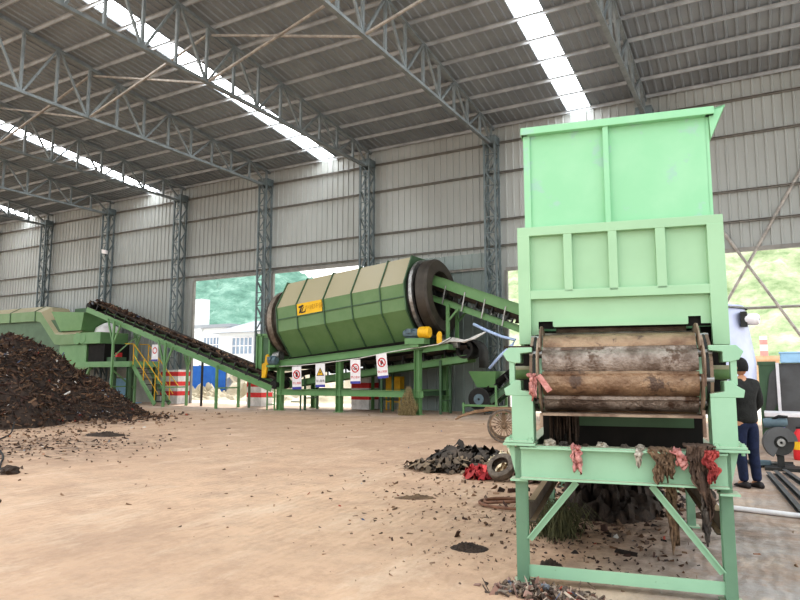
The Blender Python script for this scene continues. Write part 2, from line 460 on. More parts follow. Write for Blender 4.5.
for x, z in ((-26.3, 6.5), (-21.42, 6.5), (-20.85, 6.5), (-15.42, 6.5), (-8.72, 5.7)):
    b.box(x-0.06, x+0.06, DW-0.08, DW+0.05, 0, z)
struct('trim_openings', b, 'girt')

# roof sheets with gaps for the translucent strips
SKY = [COLX[k] + 3.13 for k in (1, 3, 5)] + [COLX[0] - 6 + 3.13, COLX[0]-18+3.13, COLX[7] + 3.13]
SKY.sort()
segs = []; x = XL
for s0 in SKY:
    segs.append((x, s0)); x = s0 + 0.85
segs.append((x, XR))
b = MB()
for x0, x1 in segs:
    p = rib_profile(x0, x1, 0.3, 0.10, -0.045)
    p = [q for q in p if q[0] <= x1 + 1e-6]
    for (xa, za), (xb, zb) in zip(p[:-1], p[1:]):
        b.add([(xa, YF, zroof(YF)+za), (xb, YF, zroof(YF)+zb), (xb, DW+0.3, zroof(DW+0.3)+zb), (xa, DW+0.3, zroof(DW+0.3)+za)], [(0,1,2,3)])
struct('ceiling', b, 'roof', recalc=False)
skylab = {0: 'translucent roof strip farthest along the hall, over the tallest heap end', }
names = ['translucent white skylight strip beyond the end of the waste heap hall',
         'translucent white skylight strip glimpsed behind the furthest trusses above the heap',
         'long thin translucent skylight strip above the inclined conveyor with the waste load',
         'bright translucent skylight strip above the drum screen',
         'bright wide translucent skylight strip above the tall hopper',
         'translucent skylight strip past the hopper outside the frame']
for i, s0 in enumerate(SKY):
    if i in (0, 5): 
        pass
    b = MB(); n = 14
    for k in range(n):
        ya, yb = YF + (DW+0.3-YF)*k/n, YF + (DW+0.3-YF)*(k+1)/n
        b.add([(s0, ya, zroof(ya)), (s0+0.85, ya, zroof(ya)), (s0+0.85, yb, zroof(yb)), (s0, yb, zroof(yb))], [(0,1,2,3)])
    o = b.build('window_%d' % (i+1), 'skylight'); tag(o, kind='structure')

# purlins: one long Z-section per line under the sheets
PY0 = 24.45; PST = 1.238
for i in range(14):
    y = PY0 - PST * i
    z = zroof(y) - 0.105
    b = MB(); t = 0.012
    for (xa, xb) in ((XL, XR),):
        b.ext((xa, y, z), (xb, y, z), [(-0.05,-0.055),(0.0,-0.055),(0.0,0.045),(0.05,0.045),(0.05,0.055),(-t,0.055),(-t,-0.043),(-0.05,-0.043)])
    o = b.build('roof_purlin', 'purlin')
    lab = 'long pale steel purlin under the roof sheets, %s row up from the back wall' % ORD[i]
    tag(o, lab, 'purlin', 'roof purlins', 'thing')
# girts on the back wall
for i, z in enumerate((11.05, 9.78, 7.8, 6.72)):
    b = MB(); b.chan((XL, DW-0.05, z), (XR, DW-0.05, z), 0.1, 0.07)
    o = b.build('wall_girt', 'girt')
    tag(o, ['topmost horizontal steel rail on the back wall, just below the eave', 'second horizontal steel rail down from the eave on the back wall',
            'third horizontal steel rail down from the eave on the back wall', 'lowest horizontal steel rail on the back wall, just above the big openings'][i], 'girt', 'wall girts', 'thing')
b = MB(); b.chan((COLX[4]+0.3, DW-0.08, 5.82), (COLX[5]-0.3, DW-0.08, 5.82), 0.08, 0.1)
tag(b.build('wall_girt', 'rod'), 'short pale rail across the grey-green wall infill behind the drum screen', 'girt', 'wall girts', 'thing')

# trusses
NODE = [24.25 - 1.24 * i for i in range(15)]
ZB = 10.93
def make_truss():
    t = thing('roof_truss', 'steel roof truss', 'truss', (COLX[0], 0, 0), group='roof trusses', kind='thing')
    yend = YF + 0.15
    zt = lambda y: zroof(y) - 0.22
    L = []
    b = MB(); b.beam((0, 24.5, zt(24.5)), (0, yend, zt(yend)), 0.13, 0.10); b.build('top_chord', 'truss', t, world=False)
    b = MB(); b.beam((0, 24.5, ZB), (0, yend, ZB), 0.14, 0.10); b.build('bottom_chord', 'truss', t, world=False)
    for i, y in enumerate(NODE):
        if y < yend: break
        b = MB(); b.beam((0, y, ZB+0.03), (0, y, zt(y)-0.03), 0.085, 0.085, (0, 1, 0)); b.build('post', 'truss', t, world=False)
        if i > 0:
            y2 = NODE[i-1]
            # top nodes at even distance from node 5
            if (i - 5) % 2 == 0: top, bot = y, y2
            else: top, bot = y2, y
            s = 1 if bot > top else -1
            b = MB(); b.beam((0.03, top + 0.06*s, zt(top)-0.03), (0.03, bot - 0.06*s, ZB+0.03), 0.07, 0.07, (0, 1, 0)); b.build('diagonal', 'truss', t, world=False)
    return t
tr0 = make_truss()
trl = ['lattice roof truss meeting the back wall above the green crusher hood',
       'lattice roof truss landing on the column with the floodlight',
       'lattice roof truss landing on the column beside the tall opening, above the inclined conveyor',
       'lattice roof truss landing on the column just behind the low end of the drum screen',
       'lattice roof truss landing on the column behind the middle of the drum screen',
       'lattice roof truss landing on the column behind the descending conveyor',
       'lattice roof truss ending right behind the top of the tall green hopper',
       'lattice roof truss beyond the hopper, past the crossed rods']
for k, x in enumerate(COLX):
    if k == 7: break
    t = tr0 if k == 0 else copy_tree(tr0, (x, 0, 0))
    t['label'] = trl[k].replace(' right behind', ' behind')
t = copy_tree(tr0, (COLX[0]-6, 0, 0)); t['label'] = 'lattice roof truss at the far corner of the hall, over the crusher'
# cross braces between trusses
def cross_brace(name, xa, xb, y, label, both=True):
    for s, (za, zb) in enumerate(((ZB+0.02, zroof(y)-0.42), (zroof(y)-0.42, ZB+0.02))):
        b = MB(); dy = 0.05 * (1 if s else -1)
        b.beam((xa+0.04, y+dy, za), (xb-0.04, y+dy, zb), 0.06, 0.07, (0, 1, 0))
        o = b.build(name, 'rod'); tag(o, label[s], 'brace', 'truss cross braces', 'thing')
cl = ['pale diagonal roof brace rising towards the hopper side, %s', 'pale diagonal roof brace dropping towards the hopper side, %s']
wh = ['over the crusher', 'over the stair', 'over the inclined conveyor', 'over the low end of the drum', 'over the high end of the drum', 'over the descending conveyor']
for k in (1, 2, 3, 4, 5):
    cross_brace('truss_brace', COLX[k], COLX[k+1], 14.45, [c % wh[k] for c in cl])

# lattice columns
def make_column(z0):
    t = thing('lattice_column', 'column', 'column', (0, 0, 0), group='lattice wall columns', kind='thing')
    s = 0.23; y0 = 24.22; zt = 11.1
    for i, (a, c) in enumerate(((-1,-1),(1,-1),(1,1),(-1,1))):
        b = MB(); b.angle((a*s, y0+c*s*0.9, z0), (a*s, y0+c*s*0.9, zt), 0.09, 0.012, (0, 1, 0), -1 if a > 0 else 1, 1)
        b = MB(); b.beam((a*s, y0+c*s*0.9, z0), (a*s, y0+c*s*0.9, zt), 0.075, 0.075, (0, 1, 0))
        b.build('corner_post', 'column', t, world=False)
    b = MB(); n = int((zt - z0) / 0.62); h = (zt - z0) / n
    for i in range(n):
        za, zb = z0 + i*h, z0 + (i+1)*h
        sg = 1 if i % 2 else -1
        b.beam((-s*sg, y0-s*0.9, za), (s*sg, y0-s*0.9, zb), 0.045, 0.03, (0, 1, 0))
        b.beam((-s*sg, y0+s*0.9, za), (s*sg, y0+s*0.9, zb), 0.045, 0.03, (0, 1, 0))
        for a in (-1, 1): b.beam((a*s, y0-s*0.9*sg, za), (a*s, y0+s*0.9*sg, zb), 0.03, 0.045, (1, 0, 0))
        b.beam((-s, y0-s*0.9, zb), (s, y0-s*0.9, zb), 0.045, 0.03, (0, 1, 0))
    b.build('lacing', 'column', t, world=False)
    b = MB().box(-0.33, 0.33, y0-0.3, y0+0.3, z0, z0+0.03); b.build('base_plate', 'column', t, world=False)
    b = MB().box(-0.28, 0.28, y0-0.26, y0+0.26, zt-0.22, zt+0.12); b.build('cap_plate', 'column', t, world=False)
    return t
cA = make_column(0.0); cB = make_column(1.75)
col_lab = ['grey lattice steel column behind the crusher hood', 'grey lattice steel column with a floodlight on its side',
           'grey lattice steel column standing on a tall red and white plinth next to the stairs',
           'grey lattice steel column just behind the low end ring of the drum screen',
           'grey lattice steel column rising behind the middle of the drum screen',
           'grey lattice steel column behind the descending conveyor', 'grey lattice steel column hidden behind the tall hopper', '']
c = copy_tree(cA, (COLX[0]-6, 0, 0)); c['label'] = 'grey lattice steel column in the far corner, beyond the end of the crusher hood'
for k, x in enumerate(COLX[:7]):
    src = cB if k in (2, 3, 4) else cA
    if k == 0: c = cA; c.location = (x, 0, 0)
    elif k == 2: c = cB; c.location = (x, 0, 0)
    else: c = copy_tree(src, (x, 0, 0))
    c['label'] = col_lab[k]
# striped plinths
pl_lab = ['tall red and white striped concrete plinth at the foot of the conveyor, beside the stairs',
          'red and white striped plinth seen past the low end legs of the drum screen', 'red and white striped plinth seen under the middle of the drum screen']
for i, k in enumerate((2, 3, 4)):
    x = COLX[k] + (0.2 if k == 2 else 0); hw = 0.64 if k == 2 else 0.45
    y0, y1 = 23.75, 24.55
    t = thing('column_plinth', pl_lab[i], 'plinth', (x, 24.1, 0), group='striped plinths')
    b = MB().box(x-hw, x+hw, y0, y1, 0, 1.75); b.build('block', 'plinthw', t)
    for j in range(3):
        z = 0.42 + j*0.5
        b = MB().box(x-hw-0.004, x+hw+0.004, y0-0.004, y1+0.004, z, z+0.22); o = b.build('red_band', 'plinthr', t)
# floodlight
t = thing('floodlight', 'small white floodlight on the side of a lattice column above the crusher', 'lamp', (-32.75, 23.9, 8.45))
MB().hexa([(-32.98,23.75,8.5),(-32.62,23.75,8.42),(-32.62,23.9,8.42),(-32.98,23.9,8.5)],[(-32.92,23.7,8.72),(-32.56,23.7,8.62),(-32.56,23.85,8.62),(-32.92,23.85,8.72)]).build('housing', 'white', t)
MB().beam((-32.75,23.85,8.5),(-33.0,24.0,8.3),0.04,0.04).build('bracket', 'darksteel', t)
# crossed rods in the opening by the hopper, and tie rod
for i, (xa, xb) in enumerate(((-3.0, 2.75), (2.75, -3.0))):
    b = MB(); b.tube((xa, DW-0.12+0.05*i, 10.3), (xb, DW-0.12+0.05*i, 0.1), 0.05, 8)
    tag(b.build('wall_brace', 'rod'), ['diagonal bracing rod falling away from the tall hopper across the opening', 'diagonal bracing rod rising away from the tall hopper across the opening'][i], 'brace', 'crossed wall rods', 'thing')
b = MB(); b.tube((-8.6, DW-0.1, 3.72), (XR, DW-0.1, 3.72), 0.05, 8)
tag(b.build('wall_tie', 'girt'), 'horizontal steel pipe across the opening behind the hopper', 'brace', kind='thing')

# ------------------------------------------------------------------ apron feeder with tall hopper (local: u right, v away, z up)
FA = math.radians(10.9); FO = (-1.58, 4.66, 0)
fd = thing('apron_feeder', 'tall mint green hopper feeder on legs with a muddy steel pan conveyor at its front', 'machine', FO, FA)
FM = fd.matrix_basis.copy()
def L(mb, name, m, parent=fd, **kw): return mb.build(name, m, parent, world=False, **kw)
VF = 0.25                                             # front face of the hopper
HB = 2.6                                              # hopper rear
# upper extension
b = MB()
b.box(0.075, 1.415, VF+0.05, VF+0.075, 2.64, 3.47)    # front sheet
b.box(0.055, 0.08, VF+0.05, HB, 2.64, 3.47); b.box(1.41, 1.435, VF+0.05, HB, 2.64, 3.47)
b.box(0.075, 1.415, HB-0.02, HB, 2.64, 3.47)
ext = L(b, 'upper_hopper', 'mint')
for (x0, x1, d) in ((0.048, 0.10, 0.02), (0.67, 0.71, 0.045)):
    L(MB().box(x0, x1, VF+0.05-d, VF+0.052, 2.66, 3.44), 'rib', 'mint', ext)
b = MB().box(0.035, 1.47, VF-0.01, VF+0.08, 3.44, 3.50); b.box(0.03, 0.085, VF, HB, 3.44, 3.50); b.box(1.41, 1.47, VF, HB, 3.44, 3.50)
L(b, 'rim', 'mint', ext, bevel=0.004)
b = MB(); b.add([(1.436, VF+0.03, 3.49), (1.55, VF+0.03, 3.515), (1.445, VF+0.03, 3.27), (1.436, VF+0.045, 3.49), (1.55, VF+0.045, 3.515), (1.445, VF+0.045, 3.27)], [(0,1,2),(3,5,4),(0,3,4,1),(1,4,5,2),(2,5,3,0)])
b.add([(1.436, VF+0.03, 3.49), (1.55, VF+0.03, 3.515), (1.55, HB, 3.515), (1.436, HB, 3.49), (1.436, VF+0.03, 3.475), (1.55, VF+0.03, 3.50), (1.55, HB, 3.50), (1.436, HB, 3.475)], [(0,1,2,3),(4,7,6,5),(0,4,5,1),(1,5,6,2),(2,6,7,3)])
L(b, 'flared_lip', 'mint', ext)
b = MB(); b.path([(0.66, VF+0.35, 3.49), (0.66, VF+0.35, 3.56), (0.74, VF+0.35, 3.56), (0.74, VF+0.35, 3.49)], 0.006, 6)
b.box(0.62, 0.78, VF+0.3, VF+0.4, 3.455, 3.495)
L(b, 'wire_loop', 'cable', ext)
# hopper body: sheet behind a frame of flat bars
b = MB(); b.box(0.03, 1.45, VF+0.05, VF+0.07, 2.10, 2.66)
b.add([(0.03,VF+0.05,2.12),(1.45,VF+0.05,2.12),(1.45,VF+0.05,1.875),(1.31,VF+0.05,1.875),(1.31,VF+0.05,1.93),(1.225,VF+0.05,1.93),(1.225,VF+0.05,1.875),(0.245,VF+0.05,1.875),(0.245,VF+0.05,1.915),(0.135,VF+0.05,1.915),(0.135,VF+0.05,1.80),(0.03,VF+0.05,1.80)], [tuple(range(12))])
hb = L(b, 'hopper_body', 'hopper')
L(MB().box(-0.005, 0.02, VF+0.03, HB, 1.7, 2.66).box(1.46, 1.485, VF+0.03, HB, 1.7, 2.66).box(0.02, 1.46, HB-0.02, HB, 1.7, 2.66), 'side_wall', 'hopper', hb)
for (x0, x1) in ((0.345,0.41),(0.68,0.745),(1.02,1.09)):
    L(MB().box(x0, x1, VF, VF+0.055, 2.14, 2.62), 'rib', 'hopper', hb, bevel=0.003)
L(MB().box(-0.012, 1.488, VF-0.002, VF+0.055, 2.60, 2.672), 'top_rail', 'hopper', hb, bevel=0.003)
L(MB().box(0.075, 1.40, VF, VF+0.055, 2.09, 2.16), 'middle_rail', 'hopper', hb, bevel=0.003)
for (x0, x1, zb_) in ((-0.012,0.083,1.735),(1.375,1.488,1.715)):
    b = MB(); b.box(x0, x1, VF-0.004, VF+0.055, zb_, 2.605)
    L(b, 'corner_post', 'hopper', hb, bevel=0.003)
L(MB().box(0.255, 1.215, VF+0.004, VF+0.052, 1.868, 1.895), 'lower_edge', 'hopper', hb)
# machine body and backing sheets, dark to paint the shade behind the hopper
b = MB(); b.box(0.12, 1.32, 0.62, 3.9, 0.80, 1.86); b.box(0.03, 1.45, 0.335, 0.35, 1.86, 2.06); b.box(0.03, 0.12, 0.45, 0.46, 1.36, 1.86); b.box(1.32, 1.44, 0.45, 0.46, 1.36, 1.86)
L(b, 'shaded_inner_casing', 'interior')
L(MB().box(0.26, 1.22, 0.42, 0.5, 1.82, 1.868), 'scraper_plate', 'rustp')
L(MB().chan((0.30, 0.6, 1.155), (1.26, 0.6, 1.155), 0.06, 0.13, 0.012, (0,0,1), -1), 'inner_crossbeam', 'greend')
# legs
def leg(u0, u1, v0, z1, name='leg'):
    b = MB(); um = (u0+u1)/2
    b.ibeam((um, v0, 0.012), (um, v0, z1), u1-u0, 0.09, 0.012, (0, 1, 0))
    b.box(um-(u1-u0)/2, um+(u1-u0)/2, v0-0.045, v0-0.035, 0.0, z1); b.box(um-0.07, um+0.07, v0-0.07, v0+0.07, 0, 0.015)
    return L(b, name, 'frame')
for v in (0.045, 2.3, 4.3):
    leg(-0.03, 0.052, v, 0.97); leg(1.335, 1.41, v, 0.97)
# front cross beam (channel), side beams, tie bar, braces
L(MB().chan((0.015, 0.01, 0.86), (1.385, 0.01, 0.86), 0.075, 0.232, 0.014, (0,0,1), 1), 'front_beam', 'frame', bevel=0.003)
L(MB().box(0.01, 1.39, -0.03, 0.1, 0.968, 0.984), 'beam_flange', 'frame')
L(MB().box(0.01, 1.39, -0.025, 0.1, 0.742, 0.752), 'beam_flange', 'frame')
for u in (0.0, 1.31):
    L(MB().chan((u+0.05, 0.08, 0.50), (u+0.05, 4.3, 0.44), 0.05, 0.16, 0.012, (0,0,1), 1 if u == 0 else -1), 'lower_side_beam', 'dusty')
    L(MB().ibeam((u+0.03, 0.06, 0.90), (u+0.03, 4.3, 0.90), 0.09, 0.14), 'upper_side_beam', 'frame')
b = MB(); b.angle((0.04, 0.02, 0.05), (1.36, 0.02, 0.05), 0.085, 0.012, (0,0,1), -1, 1); L(b, 'tie_bar', 'frame')
b = MB(); b.angle((0.045, 0.03, 0.325), (0.385, 0.03, 0.745), 0.045, 0.008, (0,-1,0), 1, 1); L(b, 'knee_brace', 'frame')
b = MB(); b.angle((1.345, 0.03, 0.20), (0.925, 0.03, 0.745), 0.045, 0.008, (0,-1,0), -1, 1); L(b, 'knee_brace', 'frame')
# flange plates, upper columns, gussets, bearings
for s, (pl, cols, gus) in enumerate((((-0.105, 0.125), (-0.04, 0.115), None), ((1.285, 1.515), (1.30, 1.455), 1))):
    L(MB().box(pl[0], pl[1], -0.075, 0.16, 0.985, 1.003).box(pl[0]+0.01, pl[1]-0.01, -0.07, 0.155, 1.006, 1.022), 'flange_plate', 'frame', bevel=0.002)
    for bu in (pl[0]+0.035, pl[1]-0.035):
        for bv in (-0.045, 0.125):
            L(MB().tube((bu, bv, 0.965), (bu, bv, 1.045), 0.012, 6).tube((bu, bv, 1.022), (bu, bv, 1.036), 0.02, 6), 'bolt', 'frame')
    b = MB(); um = sum(cols)/2
    b.box(cols[0], cols[1], -0.045, -0.033, 1.02, 1.345); b.box(um-0.006, um+0.006, -0.04, 0.12, 1.02, 1.345); b.box(cols[0], cols[1], 0.12, 0.132, 1.02, 1.345)
    if s == 0: b.box(cols[1]-0.012, cols[1], -0.04, 0.125, 1.02, 1.345)
    else: b.box(cols[0], cols[0]+0.012, -0.04, 0.125, 1.02, 1.345)
    L(b, 'upper_column', 'frame')
    if s == 1:
        L(MB().prism([(1.40, 0.74), (1.46, 0.985), (1.40, 0.985)], 0.0, 0.02), 'gusset', 'frame')
        L(MB().box(1.325, 1.45, -0.05, 0.1, 0.70, 0.715), 'stiffener', 'frame')
    else:
        L(MB().prism([(-0.03, 0.78), (-0.08, 0.985), (-0.03, 0.985)], 0.0, 0.02), 'gusset', 'frame')
        L(MB().box(-0.06, 0.065, -0.05, 0.1, 0.73, 0.745), 'stiffener', 'frame')
    m = (lambda u: u) if s == 0 else (lambda u: 1.42 - u)
    def bx(mb, u0, u1, v0, v1, z0, z1):
        a, c = sorted((m(u0), m(u1))); mb.box(a, c, v0, v1, z0, z1); return mb
    # jaws: sloped outer end, mouth plates
    for up in (0, 1):
        if up: poly = [(-0.07, 1.60), (-0.10, 1.655), (-0.055, 1.70), (0.115, 1.70), (0.115, 1.665), (0.03, 1.655), (0.03, 1.585), (-0.015, 1.585)]
        else: poly = [(-0.085, 1.345), (0.12, 1.345), (0.12, 1.37), (0.03, 1.385), (0.03, 1.455), (-0.01, 1.46), (-0.055, 1.42), (-0.095, 1.395)]
        poly = [(m(x), z) for x, z in poly]
        L(MB().prism(poly, -0.04, 0.14), 'bearing_jaw', 'frame', bevel=0.004)
    b = MB(); bx(b, -0.055, -0.015, -0.03, 0.02, 1.43, 1.62); L(b, 'slide_bar', 'frame', bevel=0.003)
    b = MB(); b.tube((m(-0.05), 0.2, 1.515), (m(0.16), 0.2, 1.515), 0.052, 18); L(b, 'shaft', 'olive', smooth=True)
    b = MB(); bx(b, -0.05, 0.10, 0.36, 0.38, 1.34, 1.70); L(b, 'shade_backing', 'interior')  # dark sheet standing in for the shade behind the shaft
L(MB().box(-0.09, 0.12, -0.03, 0.12, 1.70, 1.712), 'spill_tray', 'mud')

# pan conveyor round the head drum
AC, AZ, AR = 0.27, 1.515, 0.262
ap = L(MB().tube((0.19, AC, AZ), (1.24, AC, AZ), AR-0.02, 36), 'pan_conveyor', 'rustp', smooth=True)
def vz(th, r): return (AC - r*math.sin(th), AZ + r*math.cos(th))
UL, UR = 0.185, 1.243
for k in range(6):
    t0 = math.radians(-36 + 40*k + 4); t1 = t0 + math.radians(42)
    n = 12; ou = []; inn = []
    for i in range(n+1):
        s_ = i / n; th = t0 + (t1 - t0) * s_
        r = AR + 0.004 + 0.046 * math.sin(PI * min(1, s_*1.02)) ** 0.9 + (0.016 if i < 2 else 0)
        ou.append(vz(th, r)); inn.append(vz(th, r - 0.014))
    b = MB(); m_ = 26; cols = []
    prof = ou + inn[::-1]
    vs = []
    for j in range(m_+1):
        u = UL + (UR-UL)*j/m_
        for (v, z) in prof:
            d = 0.006 * (noise.noise(Vector((u*5, v*9, z*9+k)))) 
            vs.append((u, v - d, z + d))
    q = len(prof); fs = []
    for j in range(m_):
        for i in range(q): fs.append((j*q+i, j*q+(i+1)%q, (j+1)*q+(i+1)%q, (j+1)*q+i))
    fs += [tuple(range(q)), tuple(range(m_*q, (m_+1)*q))[::-1]]
    b.add(vs, fs); L(b, 'pan', ('rustsheen', 'rust')[k % 2], ap, smooth=True)  # sheen and tan pans alternate to paint in the banded highlights
# side wings of the pans
for s in (0, 1):
    for k, (ta, tb) in enumerate(((-22, 58), (42, 106), (92, 150))):
        poly = []
        for i in range(7):
            th = math.radians(ta + (tb-ta)*i/6); poly.append(vz(th, AR-0.03))
        for i in range(7):
            th = math.radians(tb - (tb-ta)*i/6); poly.append(vz(th, AR+0.105 - 0.02*abs(i-3)/3))
        u = (UL - 0.004 - 0.012*(k % 2)) if s == 0 else (UR + 0.004 + 0.012*(k % 2))
        sg = -1 if s == 0 else 1
        n = len(poly)
        fl = lambda v, z: u + sg*0.10*max(0, (math.hypot(v-AC, z-AZ) - AR)) 
        vs = [(fl(v, z), v, z) for v, z in poly] + [(fl(v, z) + sg*0.012, v, z) for v, z in poly]
        fs = [(i, (i+1)%n, n+(i+1)%n, n+i) for i in range(n)] + [tuple(range(n))[::-1], tuple(range(n, 2*n))]
        L(MB().add(vs, fs), 'side_wing', 'rustp', ap)
L(MB().box(UL-0.01, UR+0.01, AC-0.335, AC-0.10, 1.205, 1.222).box(UL-0.02, UL, AC-0.335, AC-0.3, 1.12, 1.222).box(UR-0.0, UR+0.02, AC-0.335, AC-0.3, 1.08, 1.26), 'lip_plate', 'rustp', ap)
b = MB()
for i in range(14):
    b.tube((0.30 + i*0.066, AC+0.03, AZ+AR+0.012), (0.30 + i*0.066, AC+0.03, AZ+AR+0.05), 0.012, 6)
# drive chains at both ends: ring of link plates with pins
for s in (0, 1):
    uo = 0.125 if s == 0 else 1.30; sg = -1 if s == 0 else 1
    ch = L(MB().lathe((uo, AC, AZ), (1, 0, 0), [(-0.008, 0.235), (-0.008, 0.295), (0.008, 0.295), (0.008, 0.235)], 28, closed=True), 'chain_ring', 'darksteel')
    for k in range(5):
        th = math.radians(20 + 40*k); v, z = vz(th, 0.275)
        L(MB().tube((uo - sg*0.06, v, z), (uo + sg*0.035, v, z), 0.023, 12), 'pin', 'steel', ch)
    for k in range(4):
        th = math.radians(40 + 40*k); v, z = vz(th, 0.255)
        d = Vector((0, math.cos(th), math.sin(th)))
        L(MB().beam(Vector((uo - sg*0.03, v, z)) - d*0.06, Vector((uo - sg*0.03, v, z)) + d*0.06, 0.035, 0.085, (1, 0, 0)), 'link', 'frame', ch)
    pp = MB()
    for k in range(9):
        ta, tb = math.radians(-30 + 26*k), math.radians(-4 + 26*k)
        (v0, z0), (v1, z1) = vz(ta, 0.29), vz(tb, 0.29)
        pp.beam((uo + sg*0.022, v0, z0), (uo + sg*0.022, v1, z1), 0.008, 0.022, (1, 0, 0))
    L(pp, 'link_plate', 'rustp', ch)
# return chute and mud curtain under the pans
b = MB(); random.seed(3)
for i in range(60):
    u = 0.20 + random.random()*0.22; z1 = 1.2; h = 0.06 + random.random()*0.22
    b.box(u, u+0.012, 0.12+random.random()*0.2, 0.2+random.random()*0.2, z1-h, z1)
L(b, 'mud_curtain', 'mud')

def fw(u, v, z): return FM @ Vector((u, v, z))
# --- rags and scraps hanging on the feeder
def drape(name, label, cat, u0, u1, ztop, zbot, m, v=-0.05, seed=0, taper=0.5, sway=0.03, folds=3, back=0.1, group=None, thick=0.012):
    random.seed(seed); n, mm = 30, 18; vs = []
    Lz = ztop - zbot
    ln = [0.78 + 0.55*noise.noise(Vector((j*0.55, seed*3.3, 1))) for j in range(mm+1)]
    for i in range(n+1):
        s_ = i / n
        if s_ < 0.15: vv, zz = v + back*(1 - s_/0.15), ztop + 0.006*math.sin(s_*40)
        else: vv, zz = v, None
        wd = (u1-u0) * (1 - taper*s_) * (0.9 + 0.2*noise.noise(Vector((s_*5, seed, 0))))
        uc = (u0+u1)/2 + sway*noise.noise(Vector((s_*3, seed*1.7, 3)))
        for j in range(mm+1):
            t = j / mm
            f = 0.026*math.sin(t*folds*2*PI + seed + s_*3.5) * min(1, s_*4+0.3) + 0.03*noise.noise(Vector((t*5, s_*6, seed)))
            z2 = zz if zz is not None else ztop - Lz*(s_-0.15)/0.85*ln[j]
            du = 0.02*noise.noise(Vector((t*3, s_*7, seed+5)))
            vs.append(fw(uc + du + (t-0.5)*wd, vv - abs(f) - 0.004, z2 + 0.012*noise.noise(Vector((t*9, s_*9, seed)))))
    fs = [(i*(mm+1)+j, i*(mm+1)+j+1, (i+1)*(mm+1)+j+1, (i+1)*(mm+1)+j) for i in range(n) for j in range(mm)]
    o = MB().add(vs, fs).build(name, m, smooth='full')
    so = o.modifiers.new('thick', 'SOLIDIFY'); so.thickness = thick
    return tag(o, label, cat, group)
G1 = 'rags hanging on the feeder beam'
drape('hanging_rag', 'wide brown rag folded over the feeder beam', 'rag', 0.90, 1.08, 0.995, 0.775, 'clothtan', seed=2, taper=0.35, folds=4, group=G1)
drape('hanging_rag', 'long twisted dark brown rag draped over the beam and dangling far below it', 'rag', 1.11, 1.31, 1.03, 0.60, 'clothbrown', v=-0.07, seed=5, taper=0.55, folds=4, sway=0.05, group=G1)
drape('hanging_rag', 'bright red rag strip hanging at the end of the feeder beam', 'rag', 1.235, 1.32, 1.005, 0.765, 'clothred', v=-0.115, seed=7, taper=0.3, folds=2, back=0.14, group=G1)
drape('plastic_strip', 'small pink plastic strip between the two brown rags on the beam', 'rag', 1.05, 1.12, 0.99, 0.86, 'clothpink', v=-0.06, seed=8, taper=0.3, folds=2, group=G1)
drape('hanging_rag', 'thin grey rag tail dangling by the sloping brace under the beam', 'rag', 1.20, 1.29, 0.745, 0.42, 'clothgrey', v=-0.045, seed=9, taper=0.6, folds=2, back=0.07, group=G1)
drape('hanging_rag', 'narrow tan strip hanging in the shade beneath the middle of the beam', 'rag', 1.00, 1.08, 0.745, 0.30, 'clothtan', v=0.12, seed=11, taper=0.55, folds=2, back=-0.04, group=G1)
drape('plastic_strip', 'dirty pinkish strip hanging over the beam near its tyre end', 'rag', 0.385, 0.44, 0.99, 0.81, 'clothpink', v=-0.05, seed=13, taper=0.3, folds=2, group=G1)
drape('plastic_strip', 'tiny pale shred stuck to the middle of the feeder beam', 'rag', 0.80, 0.835, 0.985, 0.87, 'paper', v=-0.045, seed=15, taper=0.4, folds=1, group=G1)
# pink ribbon tied at the wing
pr_ = drape('pink_ribbon', 'pink ribbon tied to the chain beside the muddy pans', 'ribbon', 0.10, 0.145, 1.50, 1.31, 'clothpink', v=-0.11, seed=21, taper=0.2, folds=1, back=0.06)
b = MB(); 
vs = []
for i in range(7):
    s_ = i/6
    for t in (-0.022, 0.022): vs.append(fw(0.165 + 0.08*s_ + t*0.8, -0.105 + 0.004*math.sin(i), 1.495 - 0.115*s_ + t*0.5))
b.add(vs, [(2*i, 2*i+1, 2*i+3, 2*i+2) for i in range(6)])
o = b.build('ribbon_tail', 'clothpink', pr_)
def scrap(label, u, v, z, size, m, seed, group, name='scrap', squash=0.6, cat='scrap', world=False):
    bm = bmesh.new(); bmesh.ops.create_icosphere(bm, subdivisions=3, radius=1)
    c = fw(u, v, z) if not world else Vector((u, v, z))
    pts = []
    for q in bm.verts:
        p = q.co * (1 + 0.5*noise.noise(q.co*1.6 + Vector((seed*3.1, 0, 0))) + 0.28*noise.noise(q.co*4 + Vector((0, seed*2.3, 0))))
        zz = p.z * squash * size; zz = max(zz, -0.25*size)
        pts.append(c + Vector((p.x*size, p.y*size, zz + 0.25*size)))
    mb = MB().add(pts, [[v.index for v in f.verts] for f in bm.faces]); bm.free()
    o = mb.build(name, m)
    return tag(o, label, cat, group)
GS = 'scraps lying on the feeder beam'
for i, (u, v, s_, m, lb) in enumerate(((0.215, 0.06, 0.05, 'paper', 'crumpled pale plastic scrap on the beam below the pans, first from the tyre end'),
        (0.32, 0.05, 0.035, 'clothgrey', 'flat grey scrap on the beam just past the first crumpled plastic'),
        (0.585, 0.06, 0.04, 'paper', 'pale crumpled plastic ball alone near the middle of the beam'),
        (0.74, 0.05, 0.028, 'clothgrey', 'small grey scrap on the middle of the beam'),
        (0.845, 0.05, 0.03, 'paper', 'small pale scrap on the beam just before the wide brown rag'),
        (0.47, 0.05, 0.022, 'mud', 'small dark mud lump on the beam beside the dirty pink strip'))):
    scrap(lb, u, v, 0.984, s_, m, i+1, GS)

